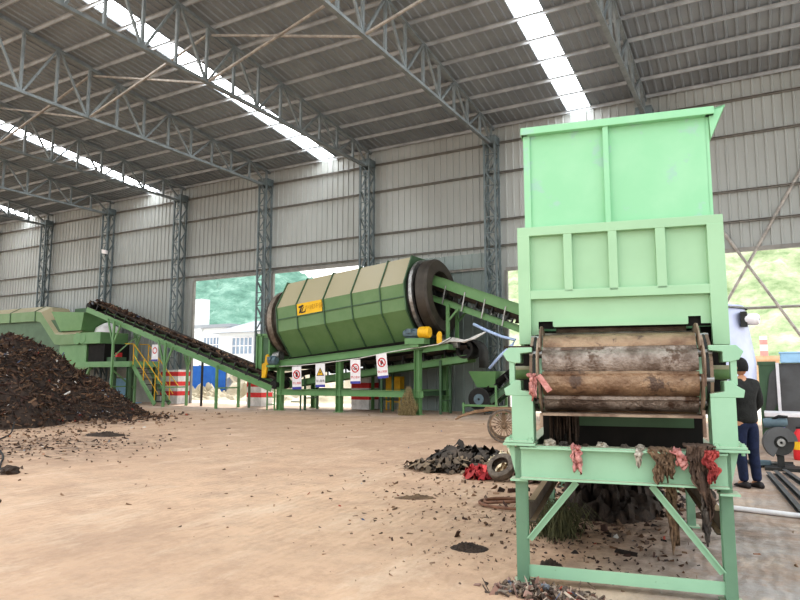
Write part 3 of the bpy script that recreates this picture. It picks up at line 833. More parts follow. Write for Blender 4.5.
# ------------------------------------------------------------------ drum screen (trommel)
TX, TY, TZ, TS = -17.77, 22.75, 3.8, 0.106
tm = thing('drum_screen', 'huge olive green inclined rotary drum screen with octagonal cover and yellow name plate', 'machine', (-14.6, 22.8, 0))
Td = Vector((1, 0, TS)).normalized(); Tn = Vector((-TS, 0, 1)).normalized()
def TP(x, dy, dz): return Vector((x, TY, TZ + TS*(x - TX))) + Vector((0, dy, 0)) + Tn*dz
OCT = [(-1.45,-0.51),(-1.45,0.51),(-0.58,1.68),(0.58,1.68),(1.45,0.51),(1.45,-0.51),(0.58,-1.68),(-0.58,-1.68)]
XS = [-17.77, -16.70, -15.33, -13.98, -12.66, -11.58]
for a, c in zip(XS[:-1], XS[1:]):
    b = MB(); n = 8
    vs = [TP(a, y, z) for y, z in OCT] + [TP(c, y, z) for y, z in OCT]
    b.add(vs, [(i, (i+1)%n, n+(i+1)%n, n+i) for i in range(n)])
    cp = b.build('cover_panel', 'olive', tm)
    b = MB()
    p, q = TP(a+0.03, -1.46, 0.0), TP(c-0.03, -1.46, 0.0)
    b.beam(p, q, 0.07, 0.045, Tn); b.build('joint_flange', 'greend', cp)
def oct_ring(x, t, k0, k1):
    b = MB(); n = 8
    r = [[TP(x-t, y*k, z*k) for y, z in OCT] for k in (k0, k1)] + [[TP(x+t, y*k, z*k) for y, z in OCT] for k in (k1, k0)]
    vs = sum(r, []); fs = []
    for j in range(4):
        for i in range(n): fs.append((j*n+i, j*n+(i+1)%n, ((j+1)%4)*n+(i+1)%n, ((j+1)%4)*n+i))
    return b.add(vs, fs)
for x in XS:
    oct_ring(x, 0.022, 0.97, 1.035).build('cover_rib', 'greend', tm)
for x in (XS[0]-0.02, XS[-1]+0.02):
    n = 8; b = MB().add([TP(x, y, z) for y, z in OCT], [tuple(range(8))]); b.build('end_sheet', 'greend', tm)
ax = Td
def rings(x, prof, name, m, par=tm, n=56):
    return MB().lathe(TP(x, 0, 0), ax, prof, n, closed=True).build(name, m, par, smooth=True)
rings(-18.52, [(0, 1.30), (0.0, 1.36), (0.95, 1.36), (0.95, 1.30)], 'drum_shell', 'drumdark')
rings(-18.32, [(0, 1.34), (0, 1.47), (0.24, 1.47), (0.24, 1.34)], 'tyre_ring', 'ringst')
rings(-11.56, [(0, 1.2), (0.0, 1.40), (0.3, 1.40), (0.3, 1.2)], 'drum_shell', 'darksteel')
rings(-11.38, [(0, 1.36), (0, 1.56), (0.13, 1.56), (0.13, 1.36)], 'tyre_ring', 'steel')
rings(-11.17, [(0, 1.0), (0, 1.44), (0.06, 1.50), (0.42, 1.50), (0.50, 1.42), (0.52, 1.0), (0.3, 0.93)], 'drum_end', 'drumdark')
rings(-11.0, [(0, 0.2), (0, 1.05), (0.05, 1.05), (0.05, 0.2)], 'drum_mouth', 'black')
# name plate
nb = MB()
def facet(x, dz, off): return TP(x, -1.45-off, dz)
x0, x1 = -16.66, -15.40
b = MB().hexa([facet(x0,0.02,0.05),facet(x1,0.02,0.05),facet(x1,0.02,0.03),facet(x0,0.02,0.03)],[facet(x0,0.50,0.05),facet(x1,0.50,0.05),facet(x1,0.50,0.03),facet(x0,0.50,0.03)])
npl = b.build('name_plate', 'yellowsign', tm)
b = MB()
def fpoly(mb, pts, off=0.056): mb.add([facet(x, z, off) for x, z in pts], [tuple(range(len(pts)))])
fpoly(b, [(-16.58,0.38),(-16.33,0.43),(-16.30,0.36),(-16.55,0.31)])
fpoly(b, [(-16.47,0.33),(-16.39,0.35),(-16.47,0.10),(-16.58,0.09)])
fpoly(b, [(-16.36,0.32),(-16.30,0.33),(-16.40,0.14),(-16.26,0.15),(-16.27,0.09),(-16.47,0.08)])
fpoly(b, [(-16.25,0.22),(-16.21,0.23),(-16.23,0.10),(-16.28,0.10)])
b.build('emblem', 'ink', npl)

def text_mesh(s, size, name, m, parent, origin, xdir, zdir, extr=0.0, align='CENTER'):
    cu = bpy.data.curves.new('tmp', 'FONT'); cu.body = s; cu.size = size; cu.align_x = align; cu.align_y = 'CENTER'; cu.resolution_u = 3
    o = bpy.data.objects.new('tmp', cu); C.objects.link(o)
    bpy.context.view_layer.update()
    me = o.evaluated_get(bpy.context.evaluated_depsgraph_get()).to_mesh()
    xd, zd = Vector(xdir).normalized(), Vector(zdir).normalized()
    mb = MB().add([Vector(origin) + xd*v.co.x + zd*v.co.y for v in me.vertices], [list(p.vertices) for p in me.polygons])
    o.to_mesh_clear(); bpy.data.objects.remove(o); bpy.data.curves.remove(cu)
    return mb.build(name, m, parent, recalc=False)
text_mesh('中城环保', 0.235, 'lettering', 'gold', npl, facet(-15.80, 0.26, 0.056), Td, Tn)

# base frame
def TF(mb, name, m='green', par=tm, **kw): return mb.build(name, m, par, **kw)
YA, YB = 21.6, 24.0
for y in (YA-0.06, YB):
    TF(MB().ibeam((-18.1, y, 1.93), (-10.95, y, 2.57), 0.14, 0.27, 0.02), 'top_beam')
    TF(MB().ibeam((-17.9, y, 0.77), (-10.95, y, 0.77), 0.14, 0.25, 0.02), 'lower_beam')
for x in (-17.77, -14.75, -11.2):
    zt = 1.93 + 0.0895*(x+18.1) - 0.1
    for y in (YA, YB):
        b = MB().ibeam((x, y, 0.02), (x, y, zt), 0.24, 0.22, 0.02, (1, 0, 0)); b.box(x-0.18, x+0.18, y-0.17, y+0.17, 0, 0.025)
        TF(b, 'leg')
    TF(MB().ibeam((x, YA, zt-0.06), (x, YB, zt-0.06), 0.14, 0.12, 0.02), 'cross_beam')
    TF(MB().ibeam((x, YA, 0.77), (x, YB, 0.77), 0.12, 0.18, 0.02), 'cross_beam', 'greend')
TF(MB().ibeam((-11.0, YA, 2.42), (-9.95, YA, 2.52), 0.12, 0.2, 0.02).ibeam((-11.0, YB, 2.42), (-9.95, YB, 2.52), 0.12, 0.2, 0.02).box(-10.1,-9.95,YA,YB,2.42,2.62), 'platform')
# collecting hopper, its dark colour painting the shadows under the drum
b = MB(); 
lo = [(-17.3,22.25,1.74),(-11.6,22.25,2.38),(-11.6,23.3,2.38),(-17.3,23.3,1.74)]
hi = [(-17.5,21.75,2.2),(-11.4,21.75,2.82),(-11.4,23.95,2.82),(-17.5,23.95,2.2)]
b.hexa(lo, hi); TF(b, 'collecting_hopper', 'darksteel')
# roller stands at both ends
for x in (-18.18, -11.3):
    for y in (21.9, 23.6):
        z0 = TZ + TS*(x-TX) - 1.36
        TF(MB().tube((x-0.18, y, z0-0.12), (x+0.18, y, z0-0.08), 0.2, 20), 'support_roller', 'steel', smooth=True)
        TF(MB().hexa([(x-0.2,y-0.2,1.9 if x<-15 else 2.5),(x+0.2,y-0.2,1.9 if x<-15 else 2.5),(x+0.2,y+0.2,1.9 if x<-15 else 2.5),(x-0.2,y+0.2,1.9 if x<-15 else 2.5)],[(x-0.14,y-0.12,z0),(x+0.14,y-0.12,z0),(x+0.14,y+0.12,z0),(x-0.14,y+0.12,z0)]), 'roller_stand', 'greend')
# gear motor at the high end
def motor(x0, x1, y, z, r, name='motor', m='motor'):
    b = MB().lathe((x0, y, z), (1, 0, 0), [(0, 0.01), (0, r*0.7), (0.06, r*0.9), (0.1, r), (x1-x0-0.06, r), (x1-x0, r*0.8), (x1-x0, 0.01)], 20)
    mo = TF(b, name, m, smooth=True)
    b = MB()
    for k in range(10):
        t = 2*PI*k/10; b.beam((x0+0.12, y+math.cos(t)*(r+0.012), z+math.sin(t)*(r+0.012)), (x1-0.1, y+math.cos(t)*(r+0.012), z+math.sin(t)*(r+0.012)), 0.012, 0.03, (0, math.cos(t), math.sin(t)))
    b.box((x0+x1)/2-0.1, (x0+x1)/2+0.08, y-r-0.07, y-r+0.03, z+0.02, z+0.16)
    b.build('cooling_fins', m, mo); return mo
motor(-11.62, -10.98, 21.28, 3.03, 0.16)
b = MB().lathe((-10.96, 21.28, 3.05), (1, 0, 0), [(0, 0.05), (0, 0.20), (0.06, 0.22), (0.38, 0.22), (0.43, 0.19), (0.43, 0.02)], 24); TF(b, 'gearbox', 'yellow', smooth=True)
TF(MB().box(-11.5, -10.7, 21.1, 21.6, 2.62, 2.84).box(-11.3, -10.95, 21.15, 21.5, 2.5, 2.64), 'motor_bracket', 'green')
TF(MB().prism([(-10.30, 2.62), (-10.10, 2.66), (-10.10, 3.0), (-10.16, 3.08), (-10.24, 3.07), (-10.30, 2.96)], 21.35, 21.42), 'chain_guard', 'yellow', bevel=0.01)
motor(-18.12, -17.72, 21.25, 2.08, 0.19)
TF(MB().box(-18.15, -17.7, 21.1, 21.6, 1.80, 1.9), 'motor_bracket', 'green')
TF(MB().prism([(-18.55, 1.36), (-18.36, 1.36), (-18.2, 2.1), (-18.2, 2.28), (-18.27, 2.36), (-18.36, 2.30), (-18.40, 2.0), (-18.55, 1.95)], 21.28, 21.38), 'chain_guard', 'yellow', bevel=0.01)
# discharge hood at the low end
b = MB(); b.box(-19.25, -18.5, 21.75, 24.0, 1.95, 3.25)
hd = TF(b, 'discharge_hood', 'green')
for x in (-19.25, -18.98, -18.55):
    b = MB().box(x, x+0.07, 21.68, 21.76, 1.75, 3.25); b.build('hood_rib', 'green', hd)
MB().box(-19.25, -18.48, 21.68, 21.76, 3.18, 3.27).build('hood_rib', 'green', hd)
MB().box(-18.9, -18.6, 21.735, 21.75, 2.0, 3.1).build('hood_recess', 'greend', hd)
TF(MB().hexa([(-19.1,21.78,1.66),(-18.5,21.78,1.66),(-18.5,23.2,1.66),(-19.1,23.2,1.66)],[(-19.25,21.75,1.95),(-18.4,21.75,1.95),(-18.4,24.0,1.95),(-19.25,24.0,1.95)]), 'discharge_chute', 'green')
# little ladder by the low end leg
b = MB()
for x in (-18.35, -17.95): b.beam((x, 21.45, 0), (x, 21.45, 0.9), 0.05, 0.05, (0,1,0))
for z in (0.25, 0.55, 0.85): b.beam((-18.35, 21.45, z), (-17.95, 21.45, z), 0.04, 0.04)
TF(b, 'step_frame')
for x in (-17.0,):
    b = MB()
    for y in (22.0,):
        b.beam((x, y, 0), (x, y, 0.7), 0.05, 0.05, (0,1,0)); b.beam((x-0.5, y, 0.35), (x, y, 0.35), 0.04, 0.04)
    TF(b, 'step_frame', 'greend')

# rope with warning signs
rp = [(-17.70,21.40,1.84),(-16.6,21.40,1.87),(-15.4,21.40,1.96),(-13.7,21.40,2.13),(-12.4,21.40,2.34),(-11.6,21.40,2.45),(-11.0,21.30,2.50),(-10.2,21.30,2.60),(-9.85,21.6,2.85)]
tag(MB().path(rp, 0.022, 6).build('white_rope', 'cable', smooth='full'), 'thin white rope slung along the drum screen frame, carrying the warning signs', 'rope')
def ring2d(mb, o, X, Z, r0, r1, n=28, a0=0, a1=2*PI):
    vs = []
    for i in range(n+1):
        t = a0 + (a1-a0)*i/n
        for r in (r0, r1): vs.append(o + X*math.cos(t)*r + Z*math.sin(t)*r)
    mb.add(vs, [(2*i, 2*i+1, 2*i+3, 2*i+2) for i in range(n)])
def poly2d(mb, o, X, Z, pts): mb.add([o + X*x + Z*z for x, z in pts], [tuple(range(len(pts)))])
def sign(xc, zt, tilt, kind, label, cap):
    X = Vector((math.cos(tilt), 0, math.sin(tilt))); Z = Vector((-math.sin(tilt), 0, math.cos(tilt)))
    o = Vector((xc, 21.37, zt)); hw, h = 0.235, 0.94
    t = thing('warning_sign', label, 'sign', tuple(o - Z*h), group='warning signs on the rope')
    P = lambda x, z, d=0.0: o + X*x + Z*z + Vector((0, -d, 0))
    MB().hexa([P(-hw,-h,0),P(hw,-h,0),P(hw,-h,-0.012),P(-hw,-h,-0.012)],[P(-hw,0,0),P(hw,0,0),P(hw,0,-0.012),P(-hw,0,-0.012)]).build('board', 'white', t)
    b = MB(); poly2d(b, P(0,0,0.004), X, Z, [(-hw,-h),(hw,-h),(hw,-h+0.1),(-hw,-h+0.1)]); b.build('blue_band', 'signblue', t, recalc=False)
    c = P(0, -0.33, 0.004); c2 = P(0, -0.33, 0.007)
    if kind == 'warn':
        b = MB(); poly2d(b, c, X, Z, [(-0.19,-0.15),(0.19,-0.15),(0,0.19)]); b.build('triangle', 'ink', t, recalc=False)
        b = MB(); poly2d(b, c2, X, Z, [(-0.145,-0.125),(0.145,-0.125),(0,0.135)]); b.build('triangle_face', 'yellow', t, recalc=False)
        b = MB(); poly2d(b, P(0,-0.33,0.010), X, Z, [(0.02,0.07),(-0.05,-0.03),(0.0,-0.03),(-0.03,-0.10),(0.05,0.0),(0.005,0.0)]); b.build('pictogram', 'ink', t, recalc=False)
    else:
        b = MB()
        if kind == 'hand':
            poly2d(b, c, X, Z, [(-0.05,-0.10),(0.05,-0.10),(0.075,0.03),(0.05,0.035),(0.04,0.10),(0.01,0.10),(-0.02,0.10),(-0.045,0.08),(-0.06,0.0)])
        elif kind == 'flame':
            poly2d(b, c, X, Z, [(-0.10,-0.02),(0.10,-0.02),(0.10,0.01),(-0.10,0.01)]); poly2d(b, c, X, Z, [(0.03,0.02),(0.06,0.05),(0.04,0.09),(0.01,0.06)]); poly2d(b, c, X, Z, [(-0.08,-0.07),(0.06,-0.07),(0.06,-0.045),(-0.08,-0.045)])
        else:
            ring2d(b, P(0.01,-0.27,0.004), X, Z, 0, 0.03); poly2d(b, c, X, Z, [(-0.06,-0.11),(-0.02,-0.11),(0.02,-0.03),(0.06,-0.10),(0.09,-0.09),(0.05,0.04),(-0.03,0.04),(-0.08,-0.02),(-0.05,-0.03)])
        b.build('pictogram', 'ink', t, recalc=False)
        b = MB(); ring2d(b, c2, X, Z, 0.135, 0.18); s = 0.70710678
        poly2d(b, c2, X, Z, [(-0.115-0.0,0.085),(-0.085,0.115),(0.115,-0.085),(0.085,-0.115)]); b.build('prohibition_ring', 'red', t, recalc=False)
    text_mesh(cap, 0.105, 'caption', 'red' if kind != 'warn' else 'ink', t, P(0, -0.69, 0.006), X, Z)
sign(-16.75, 1.83, 0.04, 'hand', 'white red-ringed sign on the rope, next to the low end motor of the drum', '禁止触摸')
sign(-15.55, 1.93, 0.02, 'warn', 'white warning sign with a yellow triangle hanging on the rope', '当心触电')
sign(-13.86, 2.08, 0.02, 'flame', 'white red-ringed prohibition sign on the rope, just past the middle leg of the drum screen', '禁止烟火')
sign(-12.68, 2.29, 0.10, 'walk', 'white red-ringed prohibition sign hanging slightly tilted, close to the yellow gearbox', '禁止跨越')

# ------------------------------------------------------------------ belt conveyors
def conveyor(t, p0, p1, width, sh, m='green', idl=0.8, skirt=None, belt='belt', under=0.0):
    """p0/p1: belt centre line ends; stringer height sh below the belt"""
    p0, p1 = Vector(p0), Vector(p1); d = (p1-p0).normalized(); s = d.cross(Vector((0,0,1))).normalized(); n = s.cross(d).normalized()
    if n.z < 0: n = -n
    Ln = (p1-p0).length; hw = width/2
    for sg in (-1, 1):
        b = MB(); b.chan(p0 + s*sg*(hw+0.05) - n*(0.22+sh/2), p1 + s*sg*(hw+0.05) - n*(0.22+sh/2), 0.07, sh, 0.015, n, -sg if False else 1)
        b.build('stringer', m, t)
    b = MB(); k = 7
    sec = [(-1,0.16),(-0.62,0.03),(-0.3,0.0),(0.3,0.0),(0.62,0.03),(1,0.16)]
    vs = []
    for q in (p0, p1):
        vs += [q + s*(x*hw) + n*z for x, z in sec] + [q + s*(x*hw) + n*(z-0.03) for x, z in sec[::-1]]
    m_ = 12
    fs = [(i, (i+1)%m_, m_+(i+1)%m_, m_+i) for i in range(m_)] + [tuple(range(m_)), tuple(range(m_, 2*m_))]
    b.add(vs, fs); b.beam(p0 - n*0.34, p1 - n*0.34, width*0.9, 0.02, n)
    bl = b.build('belt', belt, t)
    c = int(Ln/idl)
    for i in range(1, c):
        q = p0 + d*(Ln*i/c)
        b = MB(); b.tube(q - s*hw*0.4 - n*0.09, q + s*hw*0.4 - n*0.09, 0.055, 10)
        for sg in (-1, 1):
            b.tube(q + s*sg*hw*0.42 - n*0.08, q + s*sg*hw*0.95 + n*0.04, 0.05, 10)
            b.beam(q + s*sg*hw*1.0 + n*0.1, q + s*sg*(hw+0.05) - n*0.24, 0.05, 0.05, d)
        b.build('idler', 'darksteel', t)
    for q, nm in ((p0, 'tail_pulley'), (p1, 'head_pulley')):
        MB().tube(q - s*hw - n*0.17, q + s*hw - n*0.17, 0.18, 24).build(nm, 'black', t, smooth=True)
    return d, s, n
# descending feed conveyor coming out of the drum's high end
cv = thing('belt_conveyor', 'green belt conveyor running down out of the high end of the drum, behind the hopper', 'conveyor', (-3.6, 22.75, 0))
cz = lambda x: 4.78 - 0.385*(x+10.86)
d, s, n = conveyor(cv, (-11.0, 22.75, cz(-11.0)), (-3.6, 22.75, cz(-3.6)), 0.62, 0.22, idl=0.62)
for y in (22.32, 23.18):
    b = MB(); b.chan((-10.95, y, 5.15-0.385*0-0.0+0.03), (-3.8, y, 5.18-0.385*7.15), 0.06, 0.38, 0.015, n, 1); b.build('skirt_board', 'green', cv)
    for i in range(9):
        x = -10.4 + i*0.8
        MB().beam((x-0.1, y-0.03, cz(x)-0.42), (x+0.06, y-0.03, cz(x)+0.3), 0.045, 0.04, (0,1,0)).build('skirt_bracket', 'steel', cv)
for y in (22.32, 23.18):
    MB().beam((-10.28, y, 2.52), (-10.28, y, cz(-10.28)-0.4), 0.12, 0.12, (0,1,0)).beam((-10.25, y, 3.55), (-9.85, y, cz(-9.85)-0.42), 0.07, 0.07, (0,1,0)).build('support_post', 'green', cv)
    MB().beam((-4.6, y, 0), (-4.6, y, cz(-4.6)-0.4), 0.12, 0.12, (0,1,0)).build('support_post', 'green', cv)
tag(scrap('small heap of brown waste riding on the descending conveyor beside the hopper', -7.35, 22.75, cz(-7.35)-0.05, 0.34, 'mud', 77, None, name='waste_lump', squash=0.8, cat='waste', world=True))
# collecting conveyor under the drum
uc = thing('belt_conveyor', 'low green belt conveyor running beneath the drum screen out to a small receiving hopper', 'conveyor', (-18.8, 22.75, 0))
conveyor(uc, (-18.6, 22.75, 1.36), (-9.55, 22.75, 2.45), 0.7, 0.26, idl=0.9)
for x in (-17.0, -13.2, -10.6):
    z = 1.45 + (x+18.6)*0.1105 - 0.3
    b = MB()
    for y in (22.3, 23.2): b.beam((x, y, 0), (x, y, z), 0.08, 0.08, (0,1,0))
    b.beam((x, 22.3, 0.5), (x, 23.2, 0.5), 0.05, 0.05); b.build('support_frame', 'greend', uc)
MB().lathe((-9.62, 22.3, 2.45), (0, 1, 0), [(0, 0.25), (0, 0.36), (0.9, 0.36), (0.9, 0.25)], 28, closed=True).build('head_drum', 'black', uc, smooth=True)
b = MB(); pts = []
for i in range(9):
    t_ = PI*0.55*(i/8); pts.append((-9.6 + 0.62*math.sin(t_), 2.28 + 0.55*math.cos(t_)))
pts += [(-8.98, 1.75)]
vs = []
for x, z in pts: vs += [(x, 22.28, z), (x, 23.2, z)]
b.add(vs, [(2*i, 2*i+1, 2*i+3, 2*i+2) for i in range(len(pts)-1)])
o = b.build('rubber_hood', 'black', uc, smooth=True); o.modifiers.new('thick', 'SOLIDIFY').thickness = 0.03
MB().box(-10.25, -9.75, 22.05, 22.25, 2.5, 2.62).tube((-10.4, 22.1, 2.72), (-9.95, 22.1, 2.72), 0.12, 16).box(-9.95,-9.75,22.0,22.25,2.6,2.86).build('drive_unit', 'steel', uc)
# receiving hopper with its steep conveyor
rc = thing('belt_conveyor', 'short steep belt conveyor with small green funnel and black tail roll, behind the cart', 'conveyor', (-9.4, 23.2, 0))
FY0, FY1 = 22.55, 23.75
MB().hexa([(-9.68,22.8,1.02),(-8.98,22.8,1.02),(-8.98,23.5,1.02),(-9.68,23.5,1.02)],[(-9.92,FY0,1.62),(-8.82,FY0,1.62),(-8.82,FY1,1.62),(-9.92,FY1,1.62)]).build('funnel', 'green', rc)
conveyor(rc, (-9.35, 23.15, 0.78), (-6.4, 23.15, 3.0), 0.75, 0.24, m='greend', idl=0.5, belt='black')
for (x, r) in ((-9.55, 0.40),):
    rl = MB().tube((x, 22.65, 0.58), (x, 23.65, 0.58), r, 32).build('tail_roll', 'black', rc, smooth=True)
    for k in range(4): MB().lathe((x, 22.66+k*0.3, 0.58), (0,1,0), [(0, r), (0, r+0.03), (0.05, r+0.03), (0.05, r)], 32, closed=True).build('roll_band', 'darksteel', rl, smooth=True)
    MB().lathe((x, 22.62, 0.58), (0,1,0), [(0,0.05),(0,0.2),(0.04,0.2),(0.04,0.05)], 20, closed=True).build('end_cap', 'motor', rl)
for x in (-10.15, -8.85):
    b = MB()
    for y in (22.6, 23.7): b.beam((x, y, 0), (x, y, 1.1 if x > -9 else 0.45), 0.07, 0.07, (0,1,0))
    b.beam((x, 22.6, 0.3), (x, 23.7, 0.3), 0.06, 0.06); b.build('stand', 'green', rc)
MB().beam((-10.2, 22.6, 0.35), (-8.8, 22.6, 0.35), 0.06, 0.08).build('stand', 'green', rc)
MB().beam((-6.6, 22.75, 0), (-6.6, 22.75, 2.6), 0.09, 0.09, (0,1,0)).beam((-6.6, 23.55, 0), (-6.6, 23.55, 2.6), 0.09, 0.09, (0,1,0)).build('stand', 'green', rc)
rc.location.x += 0.36
# hoses
tag(MB().path([(-9.1,22.0,3.35),(-8.6,22.0,3.1),(-8.0,22.0,2.85),(-7.5,22.0,2.72),(-7.62,22.0,2.55),(-8.1,22.0,2.15),(-8.5,22.0,1.72)], 0.055, 8).build('water_hose', 'palehose', smooth='full'), 'pale blue hose slung under the descending conveyor and bent back to the small funnel', 'hose')
b = MB()
for k in range(5):
    b.path([(-10.35+0.03*k, 21.75+0.05*k, 2.62+0.03*(k%2)), (-9.9, 21.7+0.06*k, 2.72+0.035*k), (-9.4, 21.7+0.06*k, 2.70+0.04*math.sin(k*2)), (-8.95, 21.75+0.05*k, 2.80+0.03*k), (-8.75+0.04*k, 21.9, 2.95+0.02*k)], 0.028, 6)
tag(b.build('cable_bundle', 'cable', smooth='full'), 'loose bundle of white cables sagging between the drum screen and the descending conveyor', 'cable', kind='thing')

# inclined conveyor carrying waste up from the drum's low end
ic = thing('belt_conveyor', 'long inclined belt conveyor loaded with dark waste, rising from the drum to the crusher', 'conveyor', (-24, 21.9, 0))
iz = lambda x: 1.28 - 0.318*(x+18.1)
conveyor(ic, (-17.95, 21.85, iz(-17.95)), (-30.5, 21.85, iz(-30.5)), 0.9, 0.26, idl=0.75)
for (x, yl) in ((-28.15, 0), (-24.4, 0), (-21.05, 0)):
    zt = iz(x) - 0.32
    b = MB()
    for y in (21.2, 22.6):
        b.beam((x, y, 0), (x, y, zt), 0.10, 0.10, (0,1,0))
        if zt > 2.2:
            b.beam((x, y, zt-1.15), (x-0.5, y, iz(x-0.5)-0.33), 0.07, 0.07, (0,1,0)); b.beam((x, y, zt-1.15), (x+0.5, y, iz(x+0.5)-0.33), 0.07, 0.07, (0,1,0))
    b.beam((x, 21.2, min(0.9, zt*0.5)), (x, 22.6, min(0.9, zt*0.5)), 0.06, 0.06)
    b.build('support_frame', 'green' if x != -24.4 else 'green', ic)
for x in (-23.4, -20.4):
    b = MB(); b.beam((x, 22.6, 0), (x, 22.6, iz(x)-0.34), 0.08, 0.08, (0,1,0)); b.build('rear_post', 'darksteel' if x == -23.4 else 'greend', ic)
b = MB(); b.beam((-28.15, 21.2, 1.75), (-28.15, 22.6, 0.75), 0.06, 0.06).beam((-28.15,21.2,2.35),(-28.15,22.6,3.5),0.05,0.05); b.build('support_brace', 'green', ic)
# waste riding on the belt
random.seed(11)
PAL = [lin(c) for c in ((72,52,40),(88,66,50),(52,38,31),(106,80,60),(44,36,32),(78,62,52),(122,98,78),(66,44,36))]
ACC = [lin(c) for c in ((176,168,160),(140,60,44),(120,124,130),(90,98,120),(158,112,84),(200,196,190))]
def shard(mb, p, size, flat=0.3, acc=0.07, strip=False, pal=None):
    a = Vector((random.gauss(0,1), random.gauss(0,1), random.gauss(0,0.6))).normalized()
    bq = a.cross(Vector((random.gauss(0,1), random.gauss(0,1), random.gauss(0,1)))).normalized(); c = a.cross(bq)
    l, ww, h = size*(0.6+random.random()), size*(0.3+0.5*random.random()), size*flat*random.random()
    if strip: l *= 2.2; ww *= 0.35
    col = random.choice(ACC) if random.random() < acc else random.choice(pal or PAL)
    k = 0.7 + 0.6*random.random(); col = (col[0]*k, col[1]*k, col[2]*k, 1)
    j = lambda: 0.7 + 0.6*random.random()
    vs = [p + a*l*j()*sx + bq*ww*j()*sy + c*h*sz for sz in (-1, 1) for sx, sy in ((-1,-1),(1,-1),(1,1),(-1,1))]
    mb.hexa(vs[:4], vs[4:], col)
b = MB()
for i in range(1100):
    x = -30.6 + random.random()*12.2
    if x > -26.5 and random.random() < 0.25: continue
    amt = 1.0 if x < -26.5 else 0.55
    y = 21.85 + random.gauss(0, 0.16)
    h = max(0.02, 0.26*amt*(1 - abs(y-21.85)/0.45))
    shard(b, Vector((x, y, iz(x) + 0.03 + random.random()*h)), 0.075, 0.4, 0.05)
tag(b.build('belt_waste', 'debris'), 'layer of brown shredded waste riding up the inclined conveyor belt', 'waste', kind='stuff')

# ------------------------------------------------------------------ crusher machine at the far end, with platform
cr = thing('waste_crusher', 'long green crusher with a ribbed stepped hood and square feed hopper, behind the heap', 'machine', (-33, 22.4, 0))
def hood_section(p):
    x, z = p
    return [Vector((x, 21.6, z)), Vector((x, 21.6, z+0.55)), Vector((x+0.05, 22.15, z+0.88)), Vector((x+0.05, 23.2, z+0.88)), Vector((x, 23.5, z))]
segs_ = [[(-42.5,4.48),(-40.2,4.48)],[(-40.15,4.48),(-37.9,4.48)],[(-37.85,4.48),(-35.5,4.48)]]
for sg in segs_:
    MB().sweep(sg, hood_section).build('hood', 'olive', cr)
MB().sweep([(-35.45,4.48),(-34.95,4.40),(-33.55,3.14),(-33.2,3.1),(-31.6,3.1)], hood_section).build('stepped_hood', 'olive', cr)
for x in (-40.18, -37.88, -35.47):
    MB().sweep([(x-0.03,4.46),(x+0.03,4.46)], lambda p: [Vector((q.x, q.y-0.03 if q.y < 22.9 else q.y, q.z+(0.03 if q.z > p[1]+0.1 else 0))) for q in hood_section(p)]).build('hood_rib', 'greend', cr)
MB().lathe((-31.6, 21.58, 3.4), (0,1,0), [(0,0.02),(0,0.31),(1.6,0.31),(1.6,0.02)], 24).build('duct_end', 'green', cr, smooth=True)
b = MB(); b.box(-31.3, -29.72, 21.6, 23.3, 3.1, 3.7); b.lathe((-31.2, 21.585, 3.4), (0,1,0), [(0,0.02),(0,0.30),(1.6,0.30),(1.6,0.02)], 24)
b.build('side_duct', 'green', cr, bevel=0.02)
MB().hexa([(-33.3,21.75,3.85),(-31.55,21.75,3.85),(-31.55,23.4,3.85),(-33.3,23.4,3.85)],[(-34.0,21.6,4.95),(-31.15,21.6,4.78),(-31.15,23.6,4.78),(-34.0,23.6,4.95)]).build('feed_hopper', 'green', cr)
MB().box(-34.6, -31.0, 23.4, 23.55, 3.9, 5.3).build('back_plate', 'greend', cr)
MB().box(-42.5, -33.3, 21.8, 23.4, 1.9, 4.5).build('crusher_body', 'greend', cr)
MB().box(-33.3, -31.0, 21.75, 23.4, 2.15, 3.2).build('outlet_box', 'green', cr)
MB().box(-33.6, -27.3, 21.55, 23.4, 1.88, 2.16).build('platform', 'green', cr)
MB().box(-30.9, -29.6, 21.8, 23.3, 2.16, 3.1).build('side_casing', 'interior', cr)
b = MB().beam((-31.85,21.6,1.88),(-31.2,21.6,0.98),0.12,0.1,(0,1,0)).beam((-30.4,21.6,1.88),(-30.95,21.6,0.98),0.12,0.1,(0,1,0)).beam((-31.1,21.6,1.88),(-31.1,21.6,0.0),0.12,0.1,(0,1,0)).box(-31.9,-30.35,21.5,21.7,1.76,1.9)
b.build('funnel_leg', 'olive', cr)
for (x, y) in ((-41,21.8),(-37,21.8),(-33,21.8),(-29.3,22.2),(-27.5,21.7),(-33,23.3),(-29.3,23.3),(-27.5,23.3)):
    MB().ibeam((x,y,0),(x,y,1.9),0.18,0.18,0.02,(1,0,0)).build('leg', 'greend', cr)
MB().lathe((-31.2, 23.1, 2.3), (0,0,1), [(0,0.02),(0,0.72),(1.3,0.72),(1.75,0.6),(1.98,0.25),(2.05,0.02)], 28).build('dust_drum', 'white', cr, smooth=True)
mo = MB().lathe((-30.55, 22.3, 2.75), (1,0,0), [(0,0.02),(0,0.3),(0.1,0.34),(0.75,0.34),(0.85,0.25),(0.85,0.02)], 20).build('motor', 'darksteel', cr, smooth=True)
MB().box(-29.0, -28.85, 22.0, 22.3, 2.4, 2.62).build('red_gearbox', 'red', cr)
MB().box(-30.3, -28.9, 21.95, 22.6, 2.16, 2.4).build('motor_base', 'greend', cr)
tag(MB().box(-29.3, -28.4, 22.6, 23.3, 0, 0.05).box(-29.9,-29.4,22.4,23.2,0,1.3).build('control_cabinet', 'paleblue', None, bevel=0.02), 'pale blue cabinet standing in the shade under the crusher platform', 'cabinet')

